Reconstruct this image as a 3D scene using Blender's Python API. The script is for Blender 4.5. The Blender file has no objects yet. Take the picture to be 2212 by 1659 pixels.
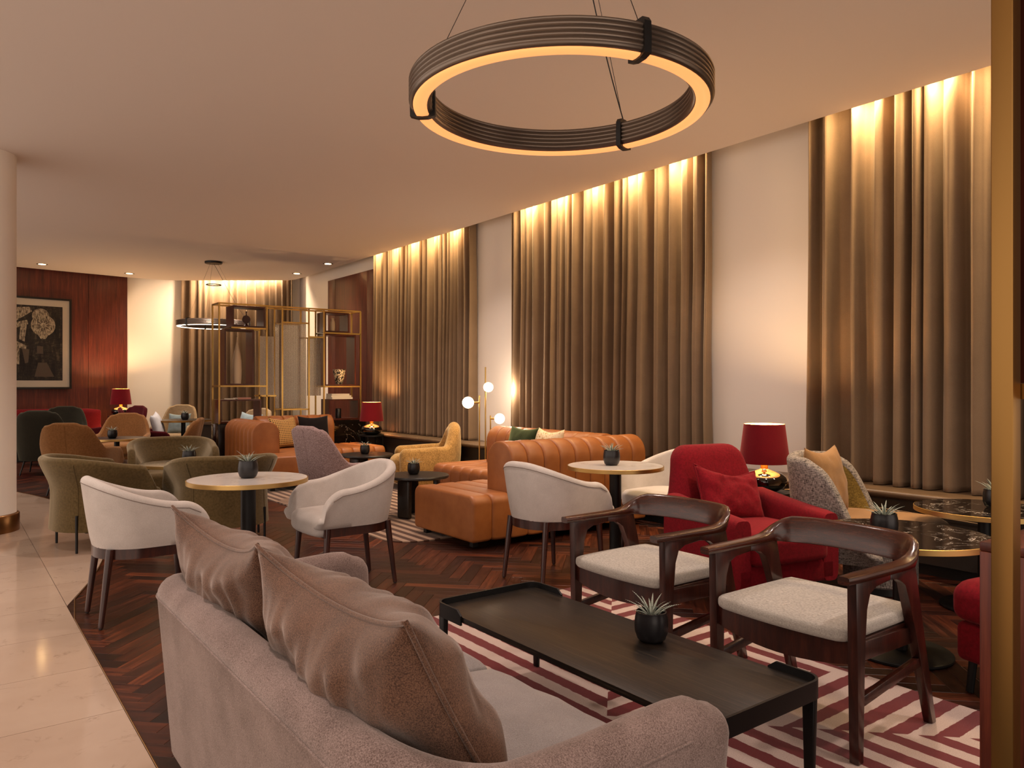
import bpy, bmesh, math, random
from mathutils import Vector, Matrix, noise
random.seed(7)
S = bpy.context.scene
COL = S.collection
PI = math.pi
R = math.radians

# ------------------------------------------------------------------ camera
H_CAM = 1.35
YAW = math.atan2(1228.0, 1640.0)
cd = bpy.data.cameras.new('camera')
cam = bpy.data.objects.new('camera', cd)
COL.objects.link(cam)
cam.location = (0, 0, H_CAM)
cam.rotation_euler = (PI / 2, 0, -YAW)
cd.sensor_fit = 'HORIZONTAL'
cd.sensor_width = 36
cd.lens = 36 * 1640 / 2212
cd.clip_start = 0.05
S.camera = cam

# ------------------------------------------------------------------ world, lights, exposure
w = bpy.data.worlds.new('lobby')
S.world = w
w.use_nodes = True
bg = w.node_tree.nodes['Background']
bg.inputs[0].default_value = (1.0, 0.81, 0.69, 1)
bg.inputs[1].default_value = 1.2
S.view_settings.view_transform = 'Standard'
S.view_settings.look = 'None'
S.view_settings.gamma = 1
S.view_settings.use_curve_mapping = False
S.view_settings.exposure = 0.28
S.cycles.max_bounces = 8
S.cycles.diffuse_bounces = 4
S.cycles.sample_clamp_indirect = 6

CEIL = 3.46

def light(kind, name, loc, energy, color, rot=(0, 0, 0), **kw):
    ld = bpy.data.lights.new(name, kind)
    ld.energy = energy
    ld.color = color
    for k, v in kw.items():
        setattr(ld, k, v)
    o = bpy.data.objects.new(name, ld)
    o.location = loc
    o.rotation_euler = rot
    COL.objects.link(o)
    return o

WARM = (1.0, 0.72, 0.42)
GOLD = (1.0, 0.70, 0.36)
PINK = (1.0, 0.80, 0.70)
# strip lights in the curtain coves (slot between ceiling edge and window wall)
for y0, n_, e in ((0.75, 5, 17), (4.95, 5, 17), (8.95, 5, 17)):
    for k in range(n_):
        light('AREA', 'cove_light', (5.675, y0 + k * 0.58, 3.60), e, GOLD, (0, 0, 0),
              shape='RECTANGLE', size=0.07, size_y=0.16)
ang = math.atan2(15.05 - 16.5, 5.7 - 3.85)
light('AREA', 'cove_strip_bay', (4.86, 15.80, 3.60), 110, (1.0, 0.74, 0.48), (0, 0, ang),
      shape='RECTANGLE', size=1.7, size_y=0.08)
# added fill spots at ceiling height, no fixtures, to brighten the lounge
FILL_SPOTS = [(1.2, -0.6, 60), (2.9, 0.3, 60), (0.3, 2.2, 55), (3.9, 2.2, 60), (2.3, 3.6, 55), (0.2, 5.2, 50),
        (3.6, 5.6, 60), (1.5, 6.6, 45), (4.3, 7.4, 50), (2.2, 9.4, 60), (4.3, 10.0, 75), (1.2, 12.2, 75), (3.2, 12.6, 85), (4.6, 13.0, 80), (2.0, 14.6, 60), (4.9, 4.0, 45), (4.95, 8.0, 45)]
for x, y, e in FILL_SPOTS:
    light('SPOT', 'fill_spot', (x, y, CEIL - 0.02), e * 2.5, PINK, (0, 0, 0),
          spot_size=R(105), spot_blend=1.0, shadow_soft_size=0.10)

# ------------------------------------------------------------------ node helpers
def lin(h):
    if isinstance(h, str):
        h = h.lstrip('#')
        c = [int(h[i:i + 2], 16) / 255 for i in (0, 2, 4)]
        return tuple(x / 12.92 if x <= 0.04045 else ((x + 0.055) / 1.055) ** 2.4 for x in c) + (1,)
    return tuple(h) + (1,) if len(h) == 3 else h

class NT:
    def __init__(s, name):
        s.m = bpy.data.materials.new(name)
        s.m.use_nodes = True
        s.t = s.m.node_tree
        s.b = s.t.nodes['Principled BSDF']
        s.out = s.t.nodes['Material Output']
        s._c = None
    def n(s, typ, **kw):
        nd = s.t.nodes.new(typ)
        for k, v in kw.items():
            if k.startswith('i_'):
                key = k[2:]
                key = int(key) if key.isdigit() else key.replace('_', ' ')
                nd.inputs[key].default_value = v
            else:
                setattr(nd, k, v)
        return nd
    def l(s, a, b):
        s.t.links.new(a, b)
    def coord(s, scale=(1, 1, 1), rot=(0, 0, 0), kind='Object'):
        tc = s.n('ShaderNodeTexCoord')
        mp = s.n('ShaderNodeMapping')
        mp.inputs['Scale'].default_value = scale
        mp.inputs['Rotation'].default_value = rot
        s.l(tc.outputs[kind], mp.inputs[0])
        return mp.outputs[0]
    def noise(s, vec, scale, detail=3, rough=0.6, dist=0):
        nd = s.n('ShaderNodeTexNoise')
        nd.inputs['Scale'].default_value = scale
        nd.inputs['Detail'].default_value = detail
        nd.inputs['Roughness'].default_value = rough
        nd.inputs['Distortion'].default_value = dist
        if vec is not None:
            s.l(vec, nd.inputs['Vector'])
        return nd.outputs['Fac']
    def ramp(s, fac, stops, interp='LINEAR'):
        nd = s.n('ShaderNodeValToRGB')
        cr = nd.color_ramp
        cr.interpolation = interp
        while len(cr.elements) < len(stops):
            cr.elements.new(0.5)
        for e, (p, c) in zip(cr.elements, stops):
            e.position = p
            e.color = lin(c)
        s.l(fac, nd.inputs[0])
        return nd.outputs[0]
    def math(s, op, a, b=None, c=None):
        nd = s.n('ShaderNodeMath', operation=op)
        for i, x in enumerate((a, b, c)):
            if x is None:
                continue
            if isinstance(x, (int, float)):
                nd.inputs[i].default_value = x
            else:
                s.l(x, nd.inputs[i])
        return nd.outputs[0]
    def mix(s, fac, a, b, mode='MIX'):
        nd = s.n('ShaderNodeMix', data_type='RGBA', blend_type=mode)
        for sock, x in ((nd.inputs[0], fac), (nd.inputs[6], a), (nd.inputs[7], b)):
            if isinstance(x, (int, float)):
                sock.default_value = x
            elif isinstance(x, (str, tuple)):
                sock.default_value = lin(x)
            else:
                s.l(x, sock)
        return nd.outputs[2]
    def bump(s, h, strength=0.2, dist=0.002):
        nd = s.n('ShaderNodeBump')
        nd.inputs['Strength'].default_value = strength
        nd.inputs['Distance'].default_value = dist
        s.l(h, nd.inputs['Height'])
        s.l(nd.outputs[0], s.b.inputs['Normal'])
    def set(s, **kw):
        for k, v in kw.items():
            inp = s.b.inputs[k.replace('_', ' ')]
            if isinstance(v, (int, float)):
                inp.default_value = v
            elif isinstance(v, (str, tuple)):
                inp.default_value = lin(v)
            else:
                s.l(v, inp)
        return s

def plain(name, c, rough=0.5, metal=0.0, **kw):
    t = NT(name)
    t.set(Base_Color=c, Roughness=rough, Metallic=metal, **kw)
    return t.m

def fabric(name, c1, c2, scale=400, rough=0.95, sheen=0.3, bump=0.25, big=6, stretch=(1, 1, 1), contrast=0.18, tint=(1, .92, .86)):
    t = NT(name)
    v = t.coord(stretch)
    f = t.noise(v, scale, 2, 0.7)
    g = t.noise(t.coord(), big, 3, 0.6)
    f2 = t.math('ADD', t.math('MULTIPLY', f, 0.7), t.math('MULTIPLY', g, 0.3))
    c = t.ramp(f2, [(0.5 - contrast, c1), (0.5 + contrast, c2)])
    t.set(Base_Color=c, Roughness=rough, Sheen_Weight=sheen, Sheen_Roughness=0.45, Sheen_Tint=tint, Specular_IOR_Level=0.2)
    t.bump(f, bump, 0.0015)
    return t.m

def weave(name, c1, c2, scale=900, sheen=0.15):
    t = NT(name)
    f1 = t.noise(t.coord((1, 1, .12)), scale, 1, .5)
    f2 = t.noise(t.coord((.12, .12, 1)), scale, 1, .5)
    f = t.math('MULTIPLY', t.math('ADD', f1, f2), .5)
    t.set(Base_Color=t.ramp(f, [(.36, c1), (.62, c2)]), Roughness=.95, Sheen_Weight=sheen, Specular_IOR_Level=.2)
    t.bump(f, .3, .0015)
    return t.m

def woodmat(name, c1, c2, c3, rough=0.35, stretch=(14, 14, 0.7), scale=3.0, coat=0.0, rand=0.0):
    t = NT(name)
    v = t.coord(stretch)
    f = t.noise(v, scale, 5, 0.65, 0.6)
    g = t.noise(t.coord(tuple(x * 6 for x in stretch)), scale, 2, 0.5)
    f = t.math('ADD', t.math('MULTIPLY', f, 0.8), t.math('MULTIPLY', g, 0.2))
    c = t.ramp(f, [(0.30, c1), (0.5, c2), (0.70, c3)])
    t.set(Base_Color=c, Roughness=rough, Coat_Weight=coat, Coat_Roughness=0.15)
    t.bump(f, 0.06, 0.001)
    return t.m

def leathermat(name, c1, c2, rough=0.45):
    t = NT(name)
    v = t.coord()
    vo = t.n('ShaderNodeTexVoronoi')
    vo.inputs['Scale'].default_value = 260
    t.l(v, vo.inputs['Vector'])
    g = t.noise(v, 5, 3, 0.6)
    t.set(Base_Color=t.ramp(g, [(0.3, c1), (0.7, c2)]), Roughness=rough, Specular_IOR_Level=0.45)
    n2 = t.noise(v, 18, 3, .6)
    t.bump(t.math('ADD', t.math('MULTIPLY', vo.outputs['Distance'], .35), n2), 0.18, 0.003)
    return t.m

def marblemat(name, base1, base2, vein, rough=0.15, scale=3.5, wdt=0.035):
    t = NT(name)
    v = t.coord()
    n1 = t.noise(v, scale, 5, 0.65, 1.2)
    vein_f = t.math('ABSOLUTE', t.math('SUBTRACT', n1, 0.5))
    vf = t.ramp(vein_f, [(0.0, (1, 1, 1)), (wdt, (0, 0, 0))])
    brk = t.ramp(t.noise(v, scale * 1.7, 2), [(0.42, (0, 0, 0)), (0.60, (1, 1, 1))])
    cloud = t.ramp(t.noise(v, scale * .8, 4), [(0.3, base1), (0.7, base2)])
    t.set(Base_Color=t.mix(t.mix(1.0, vf, brk, 'MULTIPLY'), cloud, vein), Roughness=rough)
    return t.m

def emit(name, c, strength):
    t = NT(name)
    t.set(Base_Color=c, Emission_Color=c, Emission_Strength=strength, Roughness=.5)
    return t.m

M = {}
M['paint'] = plain('wall_paint', '#e6ddd2', 0.85)
M['ceil'] = plain('ceiling_paint', '#dccfc4', 0.9)
M['taupe_paint'] = plain('wainscot_paint', '#2e2620', 0.6)
M['kick'] = plain('kick_paint', '#161310', 0.6)
M['sill'] = woodmat('sill_bronze', '#4a3a2c', '#5b4836', '#6a5440', 0.4, (2, .5, 2), 3)
M['walnut_panel'] = woodmat('walnut_panel', '#34120a', '#541f12', '#70301b', 0.42, (9, 9, 0.5), 3.2)
M['walnut'] = woodmat('walnut_frame', '#200e0a', '#34160f', '#4a2216', 0.28, (9, 9, 1.2), 4, coat=0.35)
M['bentwood'] = woodmat('walnut_polished', '#200c06', '#3b180d', '#552812', 0.26, (3, 3, 22), 3, coat=0.35)
M['cab'] = woodmat('cabinet_wood', '#3a160c', '#5a2415', '#7a3a22', 0.4, (10, 10, 0.6), 3)
M['box_wood'] = woodmat('shelf_box_wood', '#2a0f0a', '#431a10', '#572518', 0.3, (10, 10, 0.6), 3)
M['black_wood'] = woodmat('black_ash', '#080605', '#16110d', '#3d3226', 0.36, (34, 1.0, 34), 3.6)
M['brass'] = plain('brass', '#c9a762', 0.34, 1.0)
M['brass_edge'] = plain('brass_edge', '#cba869', 0.38, 1.0)
M['bronze'] = plain('bronze', '#8a6230', 0.4, 1.0)
M['brass_post'] = plain('brass_post', '#98733f', 0.42, 0.95)
M['bronze_ring'] = plain('pillar_ring', '#8f6a46', 0.3, 1.0)
M['black_metal'] = plain('black_metal', '#0c0b0b', 0.45, 0.3)
M['black_gloss'] = plain('black_glass', '#060505', 0.06, 0.0, Coat_Weight=1.0)
M['pend_body'] = plain('pendant_metal', '#7d7064', 0.33, 0.85)
M['black_plastic'] = plain('black_plastic', '#080808', 0.45)
M['cable'] = plain('cable_black', '#14100d', 0.5)
M['ring_light'] = emit('ring_light_warm', (1.0, 0.40, 0.13), 0.85)
M['ring_light_far'] = emit('ring_light_far', (1.0, 0.80, 0.58), 6.0)
M['globe'] = emit('globe_glow', (1.0, 0.78, 0.50), 7.0)
M['globe_dim'] = emit('globe_dim', (1.0, 0.82, 0.62), 1.6)
M['spot'] = emit('spot_lens', (1.0, 0.86, 0.62), 8.0)
M['bulb'] = emit('bulb', (1.0, 0.66, 0.3), 4.0)
M['white_fab'] = fabric('white_felt', '#aaa29c', '#d8d1cb', 520, sheen=.3)
M['seat_fab'] = weave('grey_seat_weave', '#948e86', '#beb8ae')
M['sofa_fab'] = fabric('sofa_wool', '#54433d', '#93807a', 340, sheen=.35, bump=.4, contrast=.13)
M['sofa_seat'] = fabric('sofa_seat_wool', '#767170', '#a9a4a3', 420, sheen=.3, bump=.3)
M['cush_fab'] = fabric('cushion_wool', '#352015', '#735340', 340, sheen=.45, bump=.4, contrast=.13)
M['olive'] = fabric('olive_velvet', '#483a20', '#645232', 60, sheen=.55, bump=.06, big=4, tint=(1, .9, .66))
M['tan'] = fabric('tan_velvet', '#684524', '#835a33', 60, sheen=.35, bump=.06, big=5, tint=(1, .72, .45))
M['mauve'] = weave('mauve_tweed', '#6c5452', '#b79e9b', 420)
M['dkgreen'] = fabric('dark_green_fabric', '#17150f', '#2a261c', 200, sheen=.25, tint=(.8, .85, .6))
M['red'] = fabric('red_velvet', '#5e0610', '#7d0c1b', 70, sheen=.12, bump=.05, big=5, tint=(1, .3, .3))
M['dkred'] = fabric('dark_red_velvet', '#38040b', '#480710', 70, sheen=.15, bump=.05, tint=(1, .3, .3))
M['benchred'] = fabric('bench_red_velvet', '#570a10', '#6c0f17', 70, sheen=.15, bump=.05, tint=(1, .3, .3))
M['shade'] = fabric('lamp_shade_red', '#5e0812', '#74101a', 300, sheen=.3, bump=.05, tint=(1, .3, .3))
M['shade_in'] = plain('shade_lining', '#b98a52', 0.6)
M['tweed'] = weave('grey_tweed', '#2d2724', '#a59b92', 330, .1)
M['mustard'] = weave('mustard_tweed', '#4d3c16', '#8d7434', 330)
M['tanpillow'] = fabric('tan_linen', '#84623e', '#9c774e', 350, sheen=.2)
M['yellow'] = fabric('gold_velvet', '#7c5c30', '#b0884e', 90, sheen=.7, bump=.1, big=22, contrast=.12, tint=(1, .85, .55))
M['beige'] = weave('beige_tweed', '#8a7457', '#b29a78', 300)
M['palepillow'] = fabric('pale_linen', '#b9bcc0', '#d3d5d6', 300, sheen=.2)
M['bluepillow'] = fabric('blue_grey_linen', '#76888c', '#95a5a7', 300, sheen=.2)
M['blackpillow'] = fabric('black_linen', '#0d0908', '#181210', 300, sheen=.1)
M['greenpillow'] = fabric('green_velvet', '#17200c', '#26301a', 100, sheen=.5, tint=(.7, .9, .5))
M['leather'] = leathermat('tan_leather', '#874d20', '#9d6030')
M['leather_seam'] = plain('leather_seam', '#5a2a12', 0.6)
M['curtain'] = fabric('curtain_velvet', '#715d49', '#8d765e', 500, sheen=.2, bump=.12, big=3, tint=(1, .9, .75))
M['black_marble'] = marblemat('black_marble', '#0d0a09', '#1c1613', '#d5c9bd', 0.12, 4.2, .010)
M['plinth_marble'] = marblemat('plinth_marble', '#0a0807', '#14100d', '#a3968a', 0.15, 1.1, .003)
M['white_marble'] = marblemat('white_marble', '#d8d3ce', '#e2ddd8', '#bdb3aa', 0.12, 2.0, .02)
M['ceramic_black'] = plain('pot_black', '#141214', 0.32)
M['soil'] = fabric('soil', '#0d0806', '#2a1c12', 160, bump=.8)
M['cream'] = plain('cream_ceramic', '#cdb694', 0.55)
M['darkdecor'] = plain('dark_decor', '#3a120c', 0.4)
M['glass'] = None
M['matting'] = plain('picture_mat', '#cfc3ae', 0.8)
M['frame_black'] = plain('frame_black', '#0a0807', 0.35)
M['paper'] = plain('book_pages', '#d8cbb4', 0.8)
M['cover1'] = plain('book_cover_cream', '#e0d5bf', 0.6)
M['cover2'] = plain('book_cover_dark', '#3b322c', 0.5)
M['cover3'] = plain('book_cover_pink', '#b07c68', 0.6)
M['seam'] = plain('seam_thread', '#7d7068', 0.9)
M['cord'] = plain('lamp_cord', '#c9a878', 0.5)

def ribglass():
    t = NT('ribbed_glass')
    wv = t.n('ShaderNodeTexWave', wave_type='BANDS', bands_direction='X')
    wv.inputs['Scale'].default_value = 22
    t.l(t.coord(), wv.inputs['Vector'])
    t.set(Base_Color=(1.0, .95, .86), Roughness=.18, Transmission_Weight=.92, IOR=1.25)
    t.bump(wv.outputs['Fac'], .6, .01)
    return t.m
M['glass'] = ribglass()

def picture_glass():
    t = NT('picture_glass')
    t.set(Base_Color=(1, 1, 1), Roughness=.02, Transmission_Weight=1.0, IOR=1.05)
    return t.m

def rugmat():
    t = NT('striped_rug')
    tc = t.n('ShaderNodeTexCoord')
    sx = t.n('ShaderNodeSeparateXYZ')
    t.l(tc.outputs['Object'], sx.inputs[0])
    x, y = sx.outputs[0], sx.outputs[1]
    wob = t.math('MULTIPLY', t.math('SUBTRACT', t.noise(t.coord(), 26, 2), .5), .014)
    u = t.math('ADD', x, y)
    v = t.math('SUBTRACT', y, x)
    c1 = t.math('MULTIPLY', t.math('GREATER_THAN', u, 4.37), t.math('LESS_THAN', v, .08))
    c2 = t.math('MULTIPLY', t.math('GREATER_THAN', u, 5.25), t.math('LESS_THAN', v, -.81))
    par = t.math('MULTIPLY', c1, t.math('SUBTRACT', 1, c2))      # 1: stripes run along X
    sel = t.math('ADD', t.math('MULTIPLY', par, y), t.math('MULTIPLY', t.math('SUBTRACT', 1, par), x))
    ph = t.math('FRACT', t.math('ADD', t.math('DIVIDE', t.math('ADD', sel, wob), .130), 100.1))
    st = t.math('LESS_THAN', ph, .5)
    n = t.noise(t.coord(), 300, 2, .7)
    red = t.ramp(n, [(.3, '#4a0f12'), (.7, '#7d2426')])
    cr = t.ramp(n, [(.3, '#a99389'), (.7, '#cdb9ae')])
    t.set(Base_Color=t.mix(st, cr, red), Roughness=.95, Sheen_Weight=.2, Specular_IOR_Level=.1)
    t.bump(t.math('ADD', t.noise(t.coord(), 500, 2, .7), t.math('MULTIPLY', st, .3)), .6, .004)
    return t.m
M['rug'] = rugmat()

def rugmat2():
    t = NT('brown_rug')
    tc = t.n('ShaderNodeTexCoord')
    sx = t.n('ShaderNodeSeparateXYZ')
    t.l(tc.outputs['Object'], sx.inputs[0])
    x, y = sx.outputs[0], sx.outputs[1]
    u = t.math('ADD', x, y)
    v = t.math('SUBTRACT', y, x)
    a = t.math('FLOOR', t.math('DIVIDE', v, 1.1))
    b = t.math('FLOOR', t.math('DIVIDE', u, 2.2))
    par = t.math('ABSOLUTE', t.math('MODULO', t.math('ADD', a, b), 2))
    sel = t.math('ADD', t.math('MULTIPLY', par, y), t.math('MULTIPLY', t.math('SUBTRACT', 1, par), x))
    ph = t.math('FRACT', t.math('ADD', t.math('DIVIDE', sel, .11), 100))
    st = t.math('LESS_THAN', ph, .5)
    n = t.noise(t.coord(), 260, 2, .7)
    dk = t.ramp(n, [(.3, '#3f2a20'), (.7, '#5e4334')])
    lt = t.ramp(n, [(.3, '#8d7360'), (.7, '#ab9078')])
    t.set(Base_Color=t.mix(st, lt, dk), Roughness=.95, Sheen_Weight=.2, Specular_IOR_Level=.1)
    t.bump(n, .5, .003)
    return t.m
M['rug2'] = rugmat2()

def plankmat():
    t = NT('herringbone_walnut')
    oi = t.n('ShaderNodeObjectInfo')
    ge = t.n('ShaderNodeNewGeometry')
    r = t.math('FRACT', t.math('ADD', t.math('MULTIPLY', oi.outputs['Random'], 1.0), t.math('MULTIPLY', ge.outputs['Random Per Island'], 1.0)))
    uv = t.n('ShaderNodeUVMap')
    mp = t.n('ShaderNodeMapping')
    mp.inputs['Scale'].default_value = (1.2, 16, 1)
    t.l(uv.outputs[0], mp.inputs[0])
    cb = t.n('ShaderNodeCombineXYZ')
    t.l(t.math('MULTIPLY', r, 37), cb.inputs[0])
    t.l(t.math('MULTIPLY', r, 91), cb.inputs[1])
    t.l(cb.outputs[0], mp.inputs['Location'])
    g = t.noise(mp.outputs[0], 2.4, 5, .62, .5)
    tone = t.math('ADD', t.math('MULTIPLY', g, .75), t.math('MULTIPLY', r, .38))
    c = t.ramp(tone, [(.28, '#120704'), (.5, '#2a110a'), (.68, '#462012'), (.88, '#73391d')])
    t.set(Base_Color=c, Roughness=t.math('ADD', .24, t.math('MULTIPLY', g, .18)), Specular_IOR_Level=.5)
    t.bump(g, .08, .001)
    return t.m
M['plank'] = plankmat()

def tilemat():
    t = NT('beige_marble_tile')
    oi = t.n('ShaderNodeObjectInfo')
    v = t.coord()
    n1 = t.noise(v, 3, 5, .65, 1.4)
    vf = t.ramp(t.math('ABSOLUTE', t.math('SUBTRACT', n1, .5)), [(0, (1, 1, 1)), (.02, (0, 0, 0))])
    brk = t.ramp(t.noise(v, 7, 2), [(.52, (0, 0, 0)), (.66, (1, 1, 1))])
    cl = t.ramp(t.math('ADD', t.math('MULTIPLY', t.noise(v, 1.6, 4), .7), t.math('MULTIPLY', oi.outputs['Random'], .3)), [(.3, '#b49d8a'), (.7, '#c3ae9b')])
    t.set(Base_Color=t.mix(t.math('MULTIPLY', t.mix(1.0, vf, brk, 'MULTIPLY'), .5), cl, '#86705f'), Roughness=.10, Specular_IOR_Level=.5)
    return t.m
M['tile'] = tilemat()
M['grout'] = plain('grout', '#5c4a3e', .9)
M['subfloor'] = plain('subfloor_dark', '#140a07', .8)

def leafmat():
    t = NT('succulent_leaf')
    wv = t.n('ShaderNodeTexWave', wave_type='BANDS', bands_direction='Z')
    wv.inputs['Scale'].default_value = 70
    wv.inputs['Distortion'].default_value = 4
    t.l(t.coord(), wv.inputs['Vector'])
    t.set(Base_Color=t.ramp(wv.outputs['Fac'], [(.45, '#4d5a4c'), (.7, '#c3cabb')]), Roughness=.5)
    return t.m
M['leaf'] = leafmat()

def artmat():
    t = NT('street_print')
    v = t.coord((1, 1, 1), kind='Generated')
    b = t.noise(t.coord((6, 6, 2.0)), 2.2, 6, .7, 1.0)
    h = t.noise(t.coord((3, 3, 9)), 3.5, 5, .7)
    f = t.math('ADD', t.math('MULTIPLY', b, .6), t.math('MULTIPLY', h, .45))
    t.set(Base_Color=t.ramp(f, [(.44, '#0c0907'), (.56, '#2a211a'), (.66, '#5a4a3a')]), Roughness=.6)
    return t.m
M['art'] = artmat()
_t = NT('print_light'); _t.set(Base_Color=_t.ramp(_t.noise(_t.coord((14, 14, 5)), 3, 5, .75), [(.38, '#2c231b'), (.5, '#9c8c74'), (.62, '#cbbb9e')]), Roughness=.7); M['art_light'] = _t.m
M['art_mid'] = plain('print_mid', '#5c4d3e', .7)
M['art_dark'] = plain('print_dark', '#17110d', .7)

def zebramat():
    t = NT('zebra_glaze')
    n1 = t.noise(t.coord(), 11, 2, .5, 1.5)
    st = t.math('FRACT', t.math('MULTIPLY', n1, 6))
    t.set(Base_Color=t.ramp(st, [(.55, '#0b0807'), (.62, '#d8c6a4')]), Roughness=.35)
    return t.m
M['zebra'] = zebramat()

def dotsmat():
    t = NT('dotted_pillow')
    vo = t.n('ShaderNodeTexVoronoi')
    vo.inputs['Scale'].default_value = 38
    vo.inputs['Randomness'].default_value = 0.0
    t.l(t.coord((1, .0, 1)), vo.inputs['Vector'])
    t.set(Base_Color=t.ramp(vo.outputs['Distance'], [(.26, '#33240f'), (.34, '#c19555')]), Roughness=.9)
    return t.m
M['dots'] = dotsmat()
def floralmat():
    t = NT('patterned_pillow')
    n = t.noise(t.coord(), 30, 2, .6, 1)
    t.set(Base_Color=t.ramp(n, [(.35, '#a5854f'), (.45, '#d9c7a8'), (.62, '#d9c7a8'), (.7, '#b07f58')]), Roughness=.9)
    return t.m
M['floral'] = floralmat()

# ------------------------------------------------------------------ object helpers
def link(name, me, mat=None, parent=None, loc=None, rot=None):
    o = bpy.data.objects.new(name, me)
    COL.objects.link(o)
    if mat is not None and me is not None and not me.materials:
        me.materials.append(M[mat] if isinstance(mat, str) else mat)
    if parent is not None:
        o.parent = parent
    if loc is not None:
        o.location = loc
    if rot is not None:
        o.rotation_euler = rot
    return o

def mesh(name, verts, faces, smooth=True, auto=None):
    me = bpy.data.meshes.new(name)
    me.from_pydata([tuple(v) for v in verts], [], faces)
    me.validate()
    bm = bmesh.new()
    bm.from_mesh(me)
    bmesh.ops.recalc_face_normals(bm, faces=bm.faces)
    for f in bm.faces:
        f.smooth = smooth
    if auto is not None:
        for e in bm.edges:
            if len(e.link_faces) == 2 and e.calc_face_angle(0) > R(auto):
                e.smooth = False
    bm.to_mesh(me)
    bm.free()
    return me

def from_bm(name, bm, smooth=True, auto=40):
    bmesh.ops.recalc_face_normals(bm, faces=bm.faces)
    for f in bm.faces:
        f.smooth = smooth
    if auto is not None:
        for e in bm.edges:
            if len(e.link_faces) == 2 and e.calc_face_angle(0) > R(auto):
                e.smooth = False
    me = bpy.data.meshes.new(name)
    bm.to_mesh(me)
    bm.free()
    return me

def box_me(name, size, center=(0, 0, 0), bevel=0.0, seg=2, taper=None):
    bm = bmesh.new()
    bmesh.ops.create_cube(bm, size=1)
    for v in bm.verts:
        v.co = Vector((v.co.x * size[0], v.co.y * size[1], v.co.z * size[2]))
        if taper:                                   # (sx, sy) scale at the bottom
            k = 0.5 - v.co.z / size[2]
            v.co.x *= 1 + (taper[0] - 1) * k
            v.co.y *= 1 + (taper[1] - 1) * k
        v.co += Vector(center)
    if bevel > 0:
        bmesh.ops.bevel(bm, geom=bm.edges[:], offset=bevel, segments=seg, affect='EDGES', profile=0.5)
    return from_bm(name, bm, smooth=bevel > 0, auto=50)

def box(name, size, center, mat, parent=None, bevel=0.0, seg=2, taper=None, rot=None):
    me = box_me(name, size, (0, 0, 0), bevel, seg, taper)
    return link(name, me, mat, parent, center, rot)

def lathe_me(name, prof, seg=32, flute=None, cap=True):
    cap = cap and prof[0] != prof[-1]
    vs, fs = [], []
    n = len(prof)
    for i in range(seg):
        a = 2 * PI * i / seg
        for j, (r, z) in enumerate(prof):
            k = flute(j, i) if flute else 1.0
            vs.append((r * k * math.cos(a), r * k * math.sin(a), z))
    for i in range(seg):
        i2 = (i + 1) % seg
        for j in range(n - 1):
            fs.append((i * n + j, i2 * n + j, i2 * n + j + 1, i * n + j + 1))
    if cap and prof[0][0] > 1e-6:
        fs.append(tuple(i * n for i in range(seg))[::-1])
    if cap and prof[-1][0] > 1e-6:
        fs.append(tuple(i * n + n - 1 for i in range(seg)))
    me = bpy.data.meshes.new(name)
    me.from_pydata(vs, [], fs)
    bm = bmesh.new()
    bm.from_mesh(me)
    bmesh.ops.remove_doubles(bm, verts=bm.verts, dist=1e-6)
    bpy.data.meshes.remove(me)
    return from_bm(name, bm, True, 45)

def lathe(name, prof, mat, parent=None, loc=None, seg=32, flute=None, cap=True):
    return link(name, lathe_me(name, prof, seg, flute, cap), mat, parent, loc)

def tube_me(name, pts, rad, seg=10, closed=False):
    pts = [Vector(p) for p in pts]
    n = len(pts)
    rads = rad if isinstance(rad, (list, tuple)) else [rad] * n
    vs, fs = [], []
    up = Vector((0, 0, 1))
    prevn = None
    for i, p in enumerate(pts):
        if closed:
            t = (pts[(i + 1) % n] - pts[i - 1]).normalized()
        else:
            t = (pts[min(i + 1, n - 1)] - pts[max(i - 1, 0)]).normalized()
        if prevn is None:
            nn = t.orthogonal().normalized()
        else:
            nn = (prevn - t * prevn.dot(t))
            nn = nn.normalized() if nn.length > 1e-6 else t.orthogonal().normalized()
        prevn = nn
        b = t.cross(nn)
        for k in range(seg):
            a = 2 * PI * k / seg
            vs.append(p + (nn * math.cos(a) + b * math.sin(a)) * rads[i])
    for i in range(n if closed else n - 1):
        i2 = (i + 1) % n
        for k in range(seg):
            k2 = (k + 1) % seg
            fs.append((i * seg + k, i * seg + k2, i2 * seg + k2, i2 * seg + k))
    if not closed:
        fs.append(tuple(range(seg))[::-1])
        fs.append(tuple((n - 1) * seg + k for k in range(seg)))
    return mesh(name, vs, fs, True, 50)

def tube(name, pts, rad, mat, parent=None, seg=10, closed=False):
    return link(name, tube_me(name, pts, rad, seg, closed), mat, parent)

def prism_me(name, poly, z0, z1, bevel=0.0, axis='Z', seg=2):
    """extrude a 2D polygon; axis Z: poly is (x,y); axis X: poly is (y,z) extruded z0..z1 in x; axis Y: (x,z)"""
    def P(a, b, c):
        return {'Z': (a, b, c), 'X': (c, a, b), 'Y': (a, c, b)}[axis]
    bm = bmesh.new()
    lo = [bm.verts.new(P(a, b, z0)) for a, b in poly]
    hi = [bm.verts.new(P(a, b, z1)) for a, b in poly]
    n = len(poly)
    bm.faces.new(lo[::-1])
    bm.faces.new(hi)
    for i in range(n):
        j = (i + 1) % n
        bm.faces.new((lo[i], lo[j], hi[j], hi[i]))
    if bevel > 0:
        es = [e for e in bm.edges if any(len(f.verts) == n for f in e.link_faces)]
        bmesh.ops.bevel(bm, geom=es, offset=bevel, segments=seg, affect='EDGES', profile=0.5)
    return from_bm(name, bm, True, 35)

def prism(name, poly, z0, z1, mat, parent=None, bevel=0.0, axis='Z', loc=None):
    return link(name, prism_me(name, poly, z0, z1, bevel, axis), mat, parent, loc)

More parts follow.
